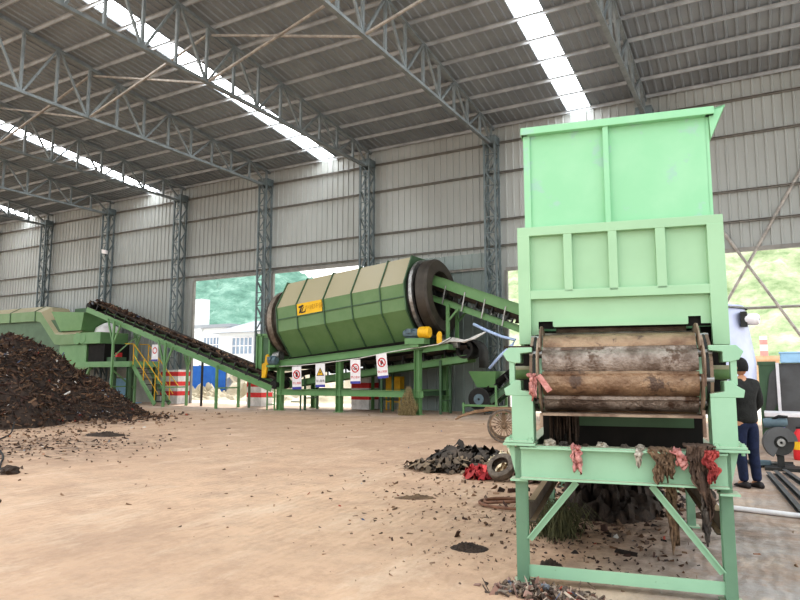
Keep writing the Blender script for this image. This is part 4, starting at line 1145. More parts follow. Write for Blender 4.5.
st = thing('metal_stairs', 'green metal stairs with thin yellow handrails going down from the crusher platform', 'stairs', (-26, 22, 0))
for y in (21.75, 22.65):
    MB().beam((-27.3, y, 1.95), (-25.6, y, 0.06), 0.05, 0.22, (0,0,1)).build('stringer', 'green', st)
    b = MB(); pts = [(-27.95, y, 3.05), (-27.3, y, 3.02), (-25.05, y, 0.95)]
    b.path(pts, 0.024, 8); b.path([(-27.3, y, 2.5), (-25.4, y, 0.55)], 0.018, 6)
    b.build('handrail', 'yellow', st)
    for (x, za, zb_) in ((-27.3,1.95,3.02),(-26.5,1.06,2.3),(-25.65,0.1,1.5)):
        MB().tube((x,y,za),(x,y,zb_),0.022,8).build('rail_post', 'yellow', st)
for i in range(7):
    f = (i+0.5)/7; x, z = -27.3+1.7*f, 1.95-1.89*f
    MB().box(x-0.14, x+0.14, 21.77, 22.63, z-0.02, z+0.02).build('tread', 'darksteel', st)
t = thing('warning_sign', 'small white sign with a red mark hung on the stair rail beneath the inclined conveyor', 'sign', (-25.65, 21.66, 2.15))
MB().box(-25.87, -25.43, 21.66, 21.685, 2.15, 2.95).build('board', 'white', t)
b = MB(); ring2d(b, Vector((-25.65, 21.655, 2.66)), Vector((1,0,0)), Vector((0,0,1)), 0.11, 0.16); b.build('prohibition_ring', 'red', t, recalc=False)
b = MB(); poly2d(b, Vector((-25.65,21.655,2.2)), Vector((1,0,0)), Vector((0,0,1)), [(-0.22,-0.05),(0.22,-0.05),(0.22,0.03),(-0.22,0.03)]); b.build('blue_band', 'signblue', t, recalc=False)

# yellow cabinet on a stand by the wall behind the drum
yc = thing('yellow_cabinet', 'yellow box on a thin yellow stand against the wall infill, seen under the drum screen', 'cabinet', (-13.6, 24.1, 0))
MB().box(-13.98, -13.28, 23.95, 24.35, 0.78, 1.42).build('box_body', 'yellow', yc, bevel=0.02)
for x in (-13.95, -13.32):
    for y in (23.98, 24.32): MB().beam((x,y,0),(x,y,0.78),0.05,0.05,(0,1,0)).build('leg', 'yellow', yc)
MB().beam((-13.95,23.98,0.35),(-13.32,23.98,0.35),0.04,0.04).build('stretcher', 'yellow', yc)

# bundle of straw by the drum screen leg
random.seed(5); b = MB()
for i in range(230):
    a = random.random()*2*PI; r0 = 0.36*math.sqrt(random.random()); r1 = 0.06*random.random() + r0*0.2
    p = Vector((-11.48 + r0*math.cos(a), 21.22 + r0*math.sin(a)*0.6, 0.0)); h = 0.6 + 0.5*random.random()
    if random.random() < 0.45: h *= 0.55; r1 = r0*1.1
    q = Vector((-11.42 + r1*math.cos(a), 21.28 + r1*math.sin(a)*0.6, h)); mid = (p+q)/2 + Vector((random.gauss(0,0.09), random.gauss(0,0.07), 0))
    b.path([p, mid, q], [0.007, 0.008, 0.003], 4)
tag(b.build('straw_bundle', 'straw'), 'bundle of dry straw stalks leaning at the foot of the drum screen leg', 'straw')

# ------------------------------------------------------------------ waste heap
random.seed(21)
def cone(x, y, cx, cy, rx, ry, h, p=1.0):
    d = math.hypot((x-cx)/rx, (y-cy)/ry)
    return h*max(0, 1-d)**p if d < 1 else 0
def heap_z(x, y):
    z = max(cone(x, y, -25.0, 14.2, 5.6, 4.6, 3.2, 0.95), cone(x, y, -21.6, 11.0, 3.6, 2.4, 2.35, 0.75), cone(x, y, -28.5, 12.8, 6, 5.2, 3.2, 0.9), cone(x, y, -23.2, 12.4, 3.6, 3.8, 2.85, 0.85), cone(x, y, -21.9, 14.6, 2.6, 3.2, 0.6, 0.9))
    if z <= 0: return -0.05
    n = 0.28*noise.noise(Vector((x*0.9, y*0.9, 0))) + 0.16*noise.noise(Vector((x*2.6, y*2.6, 4))) + 0.08*noise.noise(Vector((x*7, y*7, 9)))
    return z + n*min(1, z*1.2) 
b = MB(); nx, ny = 110, 90; X0, X1, Y0, Y1 = -34, -16.6, 7.2, 19.6
vs = [(X0+(X1-X0)*i/nx, Y0+(Y1-Y0)*j/ny, heap_z(X0+(X1-X0)*i/nx, Y0+(Y1-Y0)*j/ny)) for j in range(ny+1) for i in range(nx+1)]
base = lin((52,40,32))
for j in range(ny):
    for i in range(nx):
        q = [j*(nx+1)+i, j*(nx+1)+i+1, (j+1)*(nx+1)+i+1, (j+1)*(nx+1)+i]
        if max(vs[k][2] for k in q) > 0:
            k_ = 0.6+0.8*random.random()
            b.f.append(q); b.c.append((base[0]*k_, base[1]*k_, base[2]*k_, 1))
b.v = [Vector(v) for v in vs]
cnt = 0
while cnt < 16000:
    x = X0 + (X1-X0)*random.random(); y = Y0 + (Y1-Y0)*random.random()
    z = heap_z(x, y)
    if z < 0.02: 
        continue
    if x < -27 and random.random() < 0.7: continue
    near = y < 12.2
    shard(b, Vector((x, y, z + 0.01)), (0.03 + 0.055*random.random()**2)*(1.0 if z > 0.5 else 0.8), 0.4, 0.035, strip=random.random() < 0.45)
    cnt += 1
# long limp strips hanging down the steep near face
RED = [lin(c) for c in ((118,62,42),(86,52,38),(134,80,54),(72,48,38),(54,40,34))]
for i in range(900):
    a = random.random(); x = -23.4 + 5.0*a; 
    y = 8.9 + 1.8*random.random(); z = heap_z(x, y)
    if z < 0.4: continue
    pts = []; cx, cy, czz = x, y, z + 0.05; 
    L_ = 0.5 + 0.9*random.random(); col = random.choice(RED + PAL); k = 0.6+0.7*random.random(); col = (col[0]*k, col[1]*k, col[2]*k, 1)
    w_ = 0.02 + 0.05*random.random()
    vs = []
    for s_ in range(6):
        vs += [(cx - w_, cy, czz), (cx + w_, cy - 0.01, czz)]
        cy -= L_*0.05; czz -= L_*0.17; cx += random.gauss(0, 0.03)
        czz = max(czz, heap_z(cx, cy) + 0.03, 0.02)
    b.add(vs, [(2*q, 2*q+1, 2*q+3, 2*q+2) for q in range(5)], col)
heap = b.build('waste_heap', 'debris', recalc=False); tag(heap, 'big dark heap of shredded household waste in front of the crusher', 'waste', kind='stuff')
# black cord trailing out of the heap
cp = [(-17.2,10.1,0.25),(-16.3,9.5,0.05),(-15.2,8.6,0.02),(-13.6,7.7,0.02),(-12.2,7.0,0.02),(-11.2,6.4,0.02),(-10.6,6.05,0.02),(-10.15,5.9,0.03)]
def smooth_path(pts, k=8):
    P_ = [Vector(p) for p in pts]; out = []
    for i in range(len(P_)-1):
        p0, p1, p2, p3 = P_[max(i-1,0)], P_[i], P_[i+1], P_[min(i+2, len(P_)-1)]
        for j in range(k):
            t = j/k; out.append(0.5*((2*p1)+(p2-p0)*t+(2*p0-5*p1+4*p2-p3)*t*t+(3*p1-p0-3*p2+p3)*t**3))
    return out + [P_[-1]]
tag(MB().path(smooth_path(cp), 0.017, 8).build('black_cord', 'black', smooth='full'), 'black cord trailing across the dusty floor away from the waste heap', 'cord')
scrap('small dark clump of waste at the end of the black cord', -10.05, 5.88, 0.0, 0.13, 'mud', 31, None, name='waste_clump', cat='waste', world=True)

# loose litter strewn on the floor
random.seed(33); b = MB()
LIT = [lin(c) for c in ((124,100,80),(100,80,64),(146,120,98),(84,68,56),(160,134,110))]
def near(px, py, sx, sy, n, size, pal=LIT, acc=0.03):
    for i in range(n):
        x, y = random.gauss(px, sx), random.gauss(py, sy)
        if y < 2.5 or y > 24: continue
        s_ = size*(0.4+random.random())
        shard(b, Vector((x, y, s_*0.12)), s_, 0.25, acc, pal=pal)
near(-18.5, 12.5, 1.6, 2.4, 420, 0.045); near(-19.8, 14.8, 1.1, 1.3, 500, 0.06, PAL, 0.05); near(-16.0, 9.8, 2.0, 1.4, 160, 0.04); near(-13.0, 7.4, 1.8, 1.0, 130, 0.03); near(-13.8, 8.6, 1.5, 1.2, 420, 0.028, PAL, 0.02)
near(-3.6, 8.2, 0.9, 0.9, 220, 0.02); near(-2.7, 6.6, 0.7, 0.7, 220, 0.016); near(-2.2, 5.3, 0.4, 0.4, 160, 0.010)
near(-8, 10, 4, 3.5, 60, 0.022); near(-4.5, 6.5, 1.6, 1.4, 90, 0.014); near(-7, 18, 5, 2.5, 50, 0.03)
near(-1.5, 6.6, 0.5, 0.7, 260, 0.022, PAL, 0.03); near(-1.2, 5.7, 0.35, 0.4, 140, 0.015, PAL, 0.03); near(-1.7, 9.0, 0.5, 1.1, 700, 0.05, PAL, 0.04)
tag(b.build('floor_litter', 'debris', recalc=False), 'crumbs of waste and soil strewn over the concrete floor', 'litter', kind='stuff')
b = MB(); random.seed(35)
for i in range(520):
    x, y = random.gauss(-1.36, 0.17), random.gauss(4.50, 0.075)
    if (Vector((x, y, 0)) - Vector((-1.58+0.0, 4.66, 0))).length < 0.05: continue
    d = math.hypot((x+1.36)/0.45, (y-4.45)/0.28)
    shard(b, Vector((x, y, 0.005 + 0.07*max(0, 1-d)*random.random())), 0.013+0.012*random.random(), 0.5, 0.07, strip=random.random() < 0.3, pal=[lin(c) for c in ((128,112,96),(98,84,74),(156,140,124),(84,72,64),(140,112,100))])
tag(b.build('spilled_litter', 'debris', recalc=False), 'small drift of mixed shredded litter at the foot of the feeder', 'litter', kind='stuff')

# ------------------------------------------------------------------ odds and ends beside the feeder
def tuft(name, label, cx, cy, rx, ry, h, m, seed, rot=0, cat='waste', sharp=0.5, n=46):
    vs = []; c, s = math.cos(rot), math.sin(rot)
    for j in range(n+1):
        for i in range(n+1):
            u, v = 2*i/n-1, 2*j/n-1
            d = math.hypot(u, v); e = max(0, 1-d)**0.7 if d < 1 else 0
            r = noise.noise(Vector((u*3.2+seed, v*3.2, seed))) ; r2 = noise.noise(Vector((u*9+seed, v*9, seed)))
            z = h*e*(0.55 + sharp*abs(r)*2.0 + 0.6*r2) if e > 0 else -0.02
            x_, y_ = u*rx*(1+0.2*r), v*ry*(1+0.2*r2*0.5)
            vs.append((cx + x_*c - y_*s, cy + x_*s + y_*c, max(z, -0.02)))
    fs = []
    for j in range(n):
        for i in range(n):
            q = [j*(n+1)+i, j*(n+1)+i+1, (j+1)*(n+1)+i+1, (j+1)*(n+1)+i]
            if max(vs[k][2] for k in q) > 0: fs.append(q)
    o = MB().add(vs, fs).build(name, m, smooth=True)
    return tag(o, label, cat)
def rag_pile(name, label, cat, cx, cy, rx, ry, h, cols, n, seed, rot=0.3, wid=0.05, ln=0.3):
    random.seed(seed); b = MB(); c_, s_ = math.cos(rot), math.sin(rot)
    cols = [lin(c) for c in cols]
    for i in range(n):
        a = random.random()*2*PI; q = math.sqrt(random.random())*0.95
        u, v = q*math.cos(a), q*math.sin(a)
        top = h*max(0, 1-q*q)*(0.55+0.9*abs(noise.noise(Vector((u*2.4+seed, v*2.4, 0)))))
        p = Vector((cx+(u*rx)*c_-(v*ry)*s_, cy+(u*rx)*s_+(v*ry)*c_, top*(0.5+0.5*random.random())+0.01))
        d = random.random()*2*PI; L_ = ln*(0.5+random.random()); w_ = wid*(0.4+random.random()); k = 0.6+0.8*random.random()
        col = random.choice(cols); col = (col[0]*k, col[1]*k, col[2]*k, 1)
        vs = []; up = random.random()*0.10*h/0.2
        for m_ in range(7):
            t = m_/6-0.5
            e = p + Vector((math.cos(d), math.sin(d), 0))*t*L_ + Vector((0, 0, up*(1-4*t*t) - 0.5*abs(t)*top + 0.02*random.gauss(0,1)))
            e.z = max(e.z, 0.006); sd_ = Vector((-math.sin(d), math.cos(d), 0.5*random.gauss(0,1))).normalized()*w_*(1-abs(t)*0.9)
            e1, e2 = e+sd_, e-sd_; e1.z = max(e1.z, 0.004); e2.z = max(e2.z, 0.004)
            vs += [e1, e2]; d += random.gauss(0, 0.25)
        b.add(vs, [(2*m_, 2*m_+1, 2*m_+3, 2*m_+2) for m_ in range(6)], col)
    o = b.build(name, 'debris', recalc=False, smooth='full'); return tag(o, label, cat)
rag_pile('crumpled_tarp', 'crumpled dark torn tarp lying on the floor just short of the cart wheel', 'tarp', -4.45, 10.5, 0.60, 0.34, 0.24, ((92,80,70),(70,62,55),(108,94,80),(58,52,47)), 150, 61, 0.3, 0.10, 0.42)
rag_pile('waste_clump', 'grey flattened clump of rags spread beside the small tyre', 'waste', -4.25, 9.6, 0.85, 0.45, 0.17, ((104,90,76),(84,72,62),(68,58,50),(124,106,86)), 260, 62, 0.4, 0.045, 0.3)
rag_pile('red_cloth', 'crumpled red net bag lying against the small tyre', 'cloth', -3.63, 8.95, 0.20, 0.17, 0.17, ((190,58,60),(160,44,48),(206,84,82)), 90, 63, 0, 0.05, 0.16)
rag_pile('cream_cloth', 'crumpled cream cloth behind the small tyre', 'cloth', -3.35, 9.65, 0.42, 0.30, 0.30, ((214,198,166),(192,174,142),(226,212,184)), 110, 64, 0, 0.09, 0.28)
rag_pile('waste_clump', 'dark reddish clump of rags between the small tyre and the feeder leg', 'waste', -2.92, 9.05, 0.22, 0.24, 0.26, ((86,66,58),(120,78,68),(66,54,48),(140,110,96)), 110, 65, 0, 0.045, 0.2)
tuft('soil_heap', 'little heap of black soil on the floor close to the front leg of the feeder', -2.28, 5.35, 0.17, 0.13, 0.055, 'mud', 9.2, 0, 'soil', 0.4)
tuft('soil_heap', 'small dark lump under the feeder, just behind its bottom tie bar', -1.52, 5.2, 0.09, 0.08, 0.06, 'mud', 12.2, 0, 'soil', 0.4, 24)
random.seed(51); b = MB()
for i in range(260):
    a = random.random()*2*PI; p = Vector((-1.74+0.09*random.gauss(0,1), 6.2+0.12*random.gauss(0,1), 0.0)); l = 0.14+0.2*random.random()
    q = p + Vector((math.cos(a)*0.11, math.sin(a)*0.11, l)); e = q + Vector((math.cos(a)*0.10, math.sin(a)*0.10, -0.07-0.1*random.random()))
    b.path([p, (p+q)/2+Vector((0,0,0.03)), q, e], [0.005,0.005,0.004,0.002], 3)
tag(b.build('grass_clump', 'deadgrass'), 'tangled clump of dead grass in the shade under the feeder', 'grass')
tuft('shade_mound', 'low dark waste mound standing in for shadow under the far end of the feeder', -1.62, 8.3, 0.58, 1.4, 0.5, 'mud', 22.2, 0.19, 'waste', 0.5, 40)  # dark mound added to stand in for the shadow under the feeder
tuft('scrap_sheet', 'flat brown strip of waste lying alone on the open floor near the hose coil', -3.75, 7.15, 0.25, 0.1, 0.05, 'clothtan', 4.2, 0.5, 'waste', 0.4, 24)
tuft('scrap_sheet', 'dark flat scrap on the floor a few steps from the waste heap', -14.2, 10.6, 0.55, 0.3, 0.12, 'mud', 7.2, 0.2, 'waste', 0.5, 24)
# small tyre lying tilted on the clump
b = MB(); prof = [(-0.06,0.125),(-0.07,0.16),(-0.055,0.20),(0,0.213),(0.055,0.20),(0.07,0.16),(0.06,0.125),(0.05,0.135),(0.055,0.16),(0.04,0.19),(-0.04,0.19),(-0.055,0.16),(-0.05,0.135)]
ax_ = Vector((-0.10, -0.72, 0.68)).normalized()
b.lathe(Vector((-3.28, 8.9, 0.19)), ax_, prof, 32, closed=True)
tag(b.build('old_tyre', 'tyre', smooth=True), 'small dusty tyre lying tilted on the clump of rags beside the feeder', 'tyre')
# hose coil
pts = []
for i in range(40):
    t_ = i/39; a = t_*2*PI*1.6
    pts.append((-2.55 + (0.42-0.1*t_)*math.cos(a), 7.25 + (0.30-0.05*t_)*math.sin(a), 0.02+0.025*t_))
pts += [(-2.2, 7.7, 0.03), (-1.9, 7.9, 0.02)]
tag(MB().path(pts, 0.018, 8).build('hose_coil', 'hose', smooth='full'), 'loose loops of brown hose on the floor beside the feeder legs', 'hose')

# ------------------------------------------------------------------ hand cart
hc = thing('hand_cart', 'wooden hand cart with a large spoked wheel, half hidden behind the feeder leg', 'cart', (-4.6, 13.9, 0), math.radians(20))
HM = hc.matrix_basis.copy()
def Hc(mb, name, m, par=hc, **kw): return mb.build(name, m, par, world=False, **kw)
def wheel(y):
    wx, wz, R_ = -0.42, 0.37, 0.37
    wl = Hc(MB().path([(wx+(R_-0.028)*math.cos(2*PI*i/40), y, wz+(R_-0.028)*math.sin(2*PI*i/40)) for i in range(40)], 0.028, 10, closed=True), 'wheel', 'tyre', smooth='full')
    Hc(MB().lathe((wx, y-0.018, wz), (0,1,0), [(0,R_-0.075),(0,R_-0.05),(0.036,R_-0.05),(0.036,R_-0.075)], 40, closed=True), 'rim', 'rim', wl, smooth=True)
    Hc(MB().lathe((wx, y-0.07, wz), (0,1,0), [(0,0.01),(0,0.03),(0.03,0.055),(0.11,0.055),(0.14,0.03),(0.14,0.01)], 20), 'hub', 'rim', wl, smooth=True)
    b = MB()
    for k in range(20):
        a = 2*PI*k/20
        b.tube((wx+0.045*math.cos(a), y+(0.03 if k%2 else -0.03), wz+0.045*math.sin(a)), (wx+(R_-0.06)*math.cos(a), y, wz+(R_-0.06)*math.sin(a)), 0.007, 6)
    Hc(b, 'spokes', 'rim', wl)
wheel(-0.02); wheel(0.82)
Hc(MB().box(-0.75, 1.0, 0.08, 0.72, 0.70, 0.73).box(-0.85, 1.0, 0.03, 0.09, 0.69, 0.75).box(-0.85, 1.0, 0.71, 0.77, 0.69, 0.75), 'deck', 'wood')
Hc(MB().tube((-0.42, -0.05, 0.37), (-0.42, 0.85, 0.37), 0.025, 10).box(-0.46,-0.38,0.08,0.14,0.37,0.70).box(-0.46,-0.38,0.66,0.72,0.37,0.70), 'axle', 'rim')
for y in (0.06, 0.74):
    Hc(MB().path([(-0.7,y,0.70),(-1.05,y,0.66),(-1.35,y,0.57),(-1.5,y,0.50)], 0.018, 8), 'handle', 'wood', smooth='full')
Hc(MB().beam((0.9,0.1,0),(0.9,0.1,0.62),0.05,0.05,(0,1,0)).beam((0.9,0.7,0),(0.9,0.7,0.62),0.05,0.05,(0,1,0)), 'prop_leg', 'wood')

# ------------------------------------------------------------------ things beyond the feeder, by the big opening
tk = thing('steel_tank', 'pale lavender steel tank widening downwards, behind the hopper side', 'tank', (-0.98, 14.0, 0))
MB().lathe((-0.98, 14.0, 0.75), (0,0,1), [(0,0.5),(0.25,0.93),(0.97,0.955),(2.0,0.82),(2.06,0.80),(2.06,0.02)], 40).build('tank_body', 'tank', tk, smooth=True)
for a in (0.6, 2.2, 3.8, 5.4):
    x, y = -0.98+0.75*math.cos(a), 14+0.75*math.sin(a); MB().beam((x,y,0),(x,y,1.0),0.1,0.1,(0,1,0)).build('leg', 'greend', tk)
mo = MB().lathe((-0.17, 13.55, 2.52), (1,-0.2,-0.05), [(0,0.02),(0,0.09),(0.04,0.11),(0.20,0.11),(0.24,0.08),(0.24,0.02)], 18).build('vibrator_motor', 'white', tk, smooth=True)
MB().box(-0.24,-0.13,13.45,13.65,2.38,2.66).build('motor_plate', 'darksteel', tk)
b = MB()
for k in range(3): b.lathe((-0.98,14,2.72),(0,0,1),[(0.02,0.80),(0.02,0.86),(0.05,0.86),(0.05,0.80)],40,closed=True)
b.build('top_flange', 'steel', tk, smooth=True)
b = MB()
for k in range(4):
    z = 2.46 - 0.09*k; b.box(-0.52, -0.46, 13.27-0.01+0.02, 13.285+0.02, z, z+0.045)
b.build('stencil_mark', 'motor', tk)

sk = thing('steel_skip', 'dark grey sheet steel skip with a white corner post and a green end panel', 'container', (0.9, 17, 0))
MB().box(0.345, 2.6, 16.1, 16.16, 0.05, 1.74).box(0.345, 2.6, 17.6, 17.66, 0.05, 1.74).box(2.55, 2.6, 16.1, 17.6, 0.05, 1.74).box(0.345, 2.6, 16.1, 17.66, 0.0, 0.06).build('skip_body', 'skip', sk)
MB().box(0.0, 0.33, 16.12, 16.16, 0.05, 1.76).box(-0.02,0.33,16.1,16.14,1.7,1.78).build('green_panel', 'greend', sk)
MB().box(0.325, 0.385, 16.04, 16.1, 0.0, 1.75).build('corner_post', 'white', sk)
MB().prism([(0.02,0.3),(0.325,0.9),(0.325,1.66),(0.2,1.5)], 16.085, 16.12).build('dark_plate', 'skip', sk)
t = thing('blue_crate', 'pale blue plastic crate resting on top of the dark grey skip', 'crate', (0.75, 16.13, 1.74))
MB().box(0.42, 1.3, 16.0, 16.3, 1.745, 1.97).build('crate_body', 'paleblue', t, bevel=0.02)
MB().box(0.40, 1.32, 15.98, 16.32, 1.945, 1.98).build('rim', 'paleblue', t, bevel=0.01)

tb = thing('work_table', 'low work table with white top and violet legs, behind the cut-off saw', 'table', (0.55, 14.6, 0))
MB().box(0.05, 1.2, 14.3, 15.0, 0.70, 0.78).build('table_top', 'white', tb, bevel=0.01)
for (x, y) in ((0.33,14.4),(1.12,14.4),(0.33,14.9),(1.12,14.9)): MB().box(x-0.05,x+0.05,y-0.04,y+0.04,0,0.70).build('leg', 'purple', tb)
MB().box(0.38,1.07,14.38,14.42,0.1,0.16).build('stretcher', 'purple', tb)
fe = thing('fire_extinguisher', 'red fire extinguisher with yellow label next to the violet table leg', 'extinguisher', (0.56, 13.6, 0))
MB().lathe((0.56,13.6,0.0),(0,0,1),[(0,0.02),(0,0.09),(0.03,0.1),(0.42,0.1),(0.5,0.05),(0.54,0.03),(0.54,0.01)],20).build('cylinder', 'red', fe, smooth=True)
MB().lathe((0.56,13.6,0.18),(0,0,1),[(0,0.1),(0,0.103),(0.14,0.103),(0.14,0.1)],20,closed=True).build('label_band', 'yellow', fe, smooth=True)
MB().box(0.52,0.62,13.58,13.62,0.54,0.58).path([(0.6,13.58,0.52),(0.68,13.56,0.4),(0.66,13.56,0.15)],0.012,6).build('valve', 'ink', fe)

sw = thing('cutoff_saw', 'abrasive cut-off saw with a big round grey blade guard on the floor', 'saw', (0.22, 12.05, 0))
MB().box(0.0,0.5,11.85,12.25,0.0,0.05).box(0.18,0.28,12.0,12.1,0.05,0.22).build('base', 'darksteel', sw)
sa = Vector((0.25,-1,0.05)).normalized()
MB().lathe((0.235, 12.0, 0.43), sa, [(-0.02,0.02),(-0.02,0.20),(0.02,0.20),(0.02,0.02)], 36).build('blade', 'darksteel', sw, smooth=True)
vs=[]; b = MB(); n_=26
d_, a_, b_ = b.frame_((0,0,0), sa, (0,0,1)); c_ = Vector((0.235,12.0,0.43))
o1=[]; 
for i in range(n_+1):
    t_ = -0.35*PI + 1.32*PI*i/n_ ; e = a_*math.cos(t_)+b_*math.sin(t_)
    for (r_, h_) in ((0.10,0.045),(0.245,0.045),(0.25,-0.04),(0.10,-0.04)): vs.append(c_+e*r_+d_*h_)
b.add(vs, [(i*4+k, i*4+(k+1)%4, (i+1)*4+(k+1)%4, (i+1)*4+k) for i in range(n_) for k in range(4)]+[(0,1,2,3),(n_*4+3,n_*4+2,n_*4+1,n_*4)])
b.build('blade_guard', 'skip', sw, smooth=True)
MB().lathe(c_+d_*0.02, sa, [(0,0.02),(0,0.07),(0.05,0.06),(0.05,0.02)], 20).build('arbor_nut', 'steel', sw, smooth=True)
MB().path([(0.2,12.08,0.2),(0.28,12.08,0.5),(0.24,12.06,0.66),(0.14,12.02,0.78)],0.035,10).build('arm', 'darksteel', sw, smooth='full')
MB().lathe((0.02,12.05,0.72),(1,0,0.1),[(0,0.02),(0,0.07),(0.05,0.08),(0.3,0.08),(0.34,0.05),(0.34,0.02)],18).build('motor', 'motor', sw, smooth=True)
MB().path([(0.14,12.02,0.78),(0.24,12.0,0.84),(0.36,11.98,0.83)],0.022,8).build('handle', 'ink', sw, smooth='full')

BG = 'steel sections on the floor by the saw'
for i, (p, q, lb) in enumerate((((0.07,11.3,0.03),(0.42,7.6,0.03),'long steel channel lying on the floor, first from the standing man'),
                                ((0.17,11.5,0.03),(0.52,8.2,0.03),'long steel channel lying on the floor between two others'),
                                ((0.29,11.7,0.03),(0.70,9.0,0.03),'steel channel lying on the floor, just beside the saw base'))):
    b = MB(); b.chan(p, q, 0.06, 0.055, 0.008); tag(b.build('steel_channel', 'skip'), lb, 'steel bar', BG)
tag(MB().tube((-0.75,8.3,0.03),(0.6,8.05,0.03),0.028,12).build('white_pipe', 'white', smooth=True), 'thin white pipe lying across the grey floor beside the feeder leg', 'pipe')
random.seed(41)
for i in range(7):
    x, y = -0.30+0.1*i+random.gauss(0,0.02), 12.5+random.gauss(0,0.15); a = random.random()*PI
    b = MB(); l = 0.1+0.1*random.random(); b.angle((x-l*math.cos(a), y-l*math.sin(a), 0.01),(x+l*math.cos(a), y+l*math.sin(a), 0.02), 0.05, 0.008)
    tag(b.build('steel_offcut', 'darksteel' if i%2 else 'skip'), 'short steel offcut in the scatter of scrap behind the man\'s feet', 'offcut', 'steel offcuts')
t = thing('drill_case', 'small power drill lying on the floor just behind the man', 'tool', (-0.05,12.2,0))
MB().box(-0.12,0.1,12.15,12.25,0.03,0.12).build('drill_body', 'motor', t, bevel=0.02); MB().tube((0.1,12.2,0.08),(0.22,12.2,0.08),0.02,10).build('chuck', 'steel', t); MB().box(-0.1,-0.04,12.17,12.23,0.0,0.05).build('handle', 'ink', t)

# ------------------------------------------------------------------ person (seen from behind)
pe = thing('person', 'person in dark jacket and navy jeans standing with back turned behind the feeder', 'person', (-0.19, 9.98, 0), math.radians(42))
def skinned(name, m, nodes, edges, parent, root=0, sub=2):
    me = bpy.data.meshes.new(name); me.from_pydata([n[:3] for n in nodes], edges, [])
    o = bpy.data.objects.new(name, me); C.objects.link(o); o.parent = parent
    sk_ = o.modifiers.new('skin', 'SKIN'); sk_.use_smooth_shade = True
    for i, n in enumerate(nodes):
        r = n[3]; me.skin_vertices[0].data[i].radius = (r if not isinstance(r, tuple) else r[0], r if not isinstance(r, tuple) else r[1])
    me.skin_vertices[0].data[root].use_root = True
    s_ = o.modifiers.new('sub', 'SUBSURF'); s_.levels = sub; s_.render_levels = sub
    me.materials.append(M[m]); return o
# local frame: faces +y, x right
nod = [(0,0,0.92,(0.135,0.10)),(0,0.0,1.08,(0.125,0.09)),(0,0.0,1.24,(0.145,0.10)),(0,0.01,1.36,(0.13,0.09)),(0,0.02,1.44,0.055),(0,0.03,1.50,0.05),
       (-0.09,0,0.86,0.085),(-0.095,0.02,0.48,0.058),(-0.085,-0.01,0.09,0.038),(-0.09,0.09,0.035,0.034),
       (0.09,0,0.86,0.085),(0.09,0.0,0.48,0.058),(0.085,-0.05,0.09,0.038),(0.09,0.05,0.035,0.034),
       (-0.17,0.01,1.37,0.055),(-0.24,0.02,1.12,0.042),(-0.19,0.20,0.98,0.033),
       (0.17,0.01,1.37,0.055),(0.235,0.0,1.11,0.042),(0.20,0.17,0.96,0.033)]
ed = [(0,1),(1,2),(2,3),(3,4),(4,5),(0,6),(6,7),(7,8),(8,9),(0,10),(10,11),(11,12),(12,13),(3,14),(14,15),(15,16),(3,17),(17,18),(18,19)]
# hands: palm and five fingers each, continuing the same skin
for (wi, sx) in ((16,-1),(19,1)):
    w0 = Vector(nod[wi][:3]); d = Vector((0.10*-sx, 0.93, -0.3)).normalized()
    side = Vector((1,0,0)); nod.append(tuple(w0+d*0.06)+(0.03,)); ip = len(nod)-1; ed.append((wi, ip))
    for k, (off, ln) in enumerate(((-0.026,0.06),(-0.009,0.07),(0.009,0.066),(0.026,0.052))):
        a0 = w0+d*0.095+side*off; a1 = a0+d*ln*0.55+Vector((0,0,-0.008)); a2 = a1+(d+Vector((0,0,-0.9))).normalized()*ln*0.5
        i0 = len(nod); nod += [tuple(a0)+(0.009,), tuple(a1)+(0.0085,), tuple(a2)+(0.0075,)]; ed += [(ip,i0),(i0,i0+1),(i0+1,i0+2)]
    t0 = w0+d*0.05+side*(-sx*0.035)+Vector((0,0,0.005)); t1 = t0+(d+side*(-sx*0.6)).normalized()*0.04; i0 = len(nod)
    nod += [tuple(t0)+(0.011,), tuple(t1)+(0.009,)]; ed += [(ip,i0),(i0,i0+1)]
skinned('body', 'skin', nod, ed, pe)
# head as one shaped surface
bm = bmesh.new(); bmesh.ops.create_uvsphere(bm, u_segments=28, v_segments=20, radius=1)
vs = []
for v in bm.verts:
    x, y, z = v.co
    px, py, pz = x*0.076, y*0.098, z*0.118
    if z < 0: px *= 1+0.28*z; py *= 1+0.18*z
    if y > 0.75 and abs(x) < 0.25 and -0.35 < z < 0.15: py += 0.022*(1-abs(x)/0.25)*(1-abs(z+0.12)/0.3 if abs(z+0.12) < 0.3 else 0)
    if y > 0.7 and 0.15 < abs(x) < 0.5 and 0.0 < z < 0.25: py -= 0.008
    vs.append(Vector((px, py+0.035, pz+1.60)))
hb_ = MB().add(vs, [[q.index for q in f.verts] for f in bm.faces]); bm.free()
hd_ = hb_.build('head', 'skin', pe, smooth='full', world=False)
for sx in (-1, 1):
    MB().lathe((sx*0.074,0.03,1.59),(sx,-0.15,0),[(0,0.004),(0.0,0.024),(0.012,0.03),(0.018,0.024),(0.012,0.01)],14).build('ear', 'skin', hd_, smooth=True, world=False)
    MB().lathe((sx*0.03,0.117,1.612),(0,1,0),[(0,0.001),(0,0.011),(0.006,0.008),(0.008,0.001)],12).build('eye', 'ink', hd_, smooth=True, world=False)
MB().box(-0.024,0.024,0.118,0.124,1.545,1.553).build('mouth', 'clothpink', hd_, world=False)
b = MB(); n1, n2 = 24, 12; vs = []
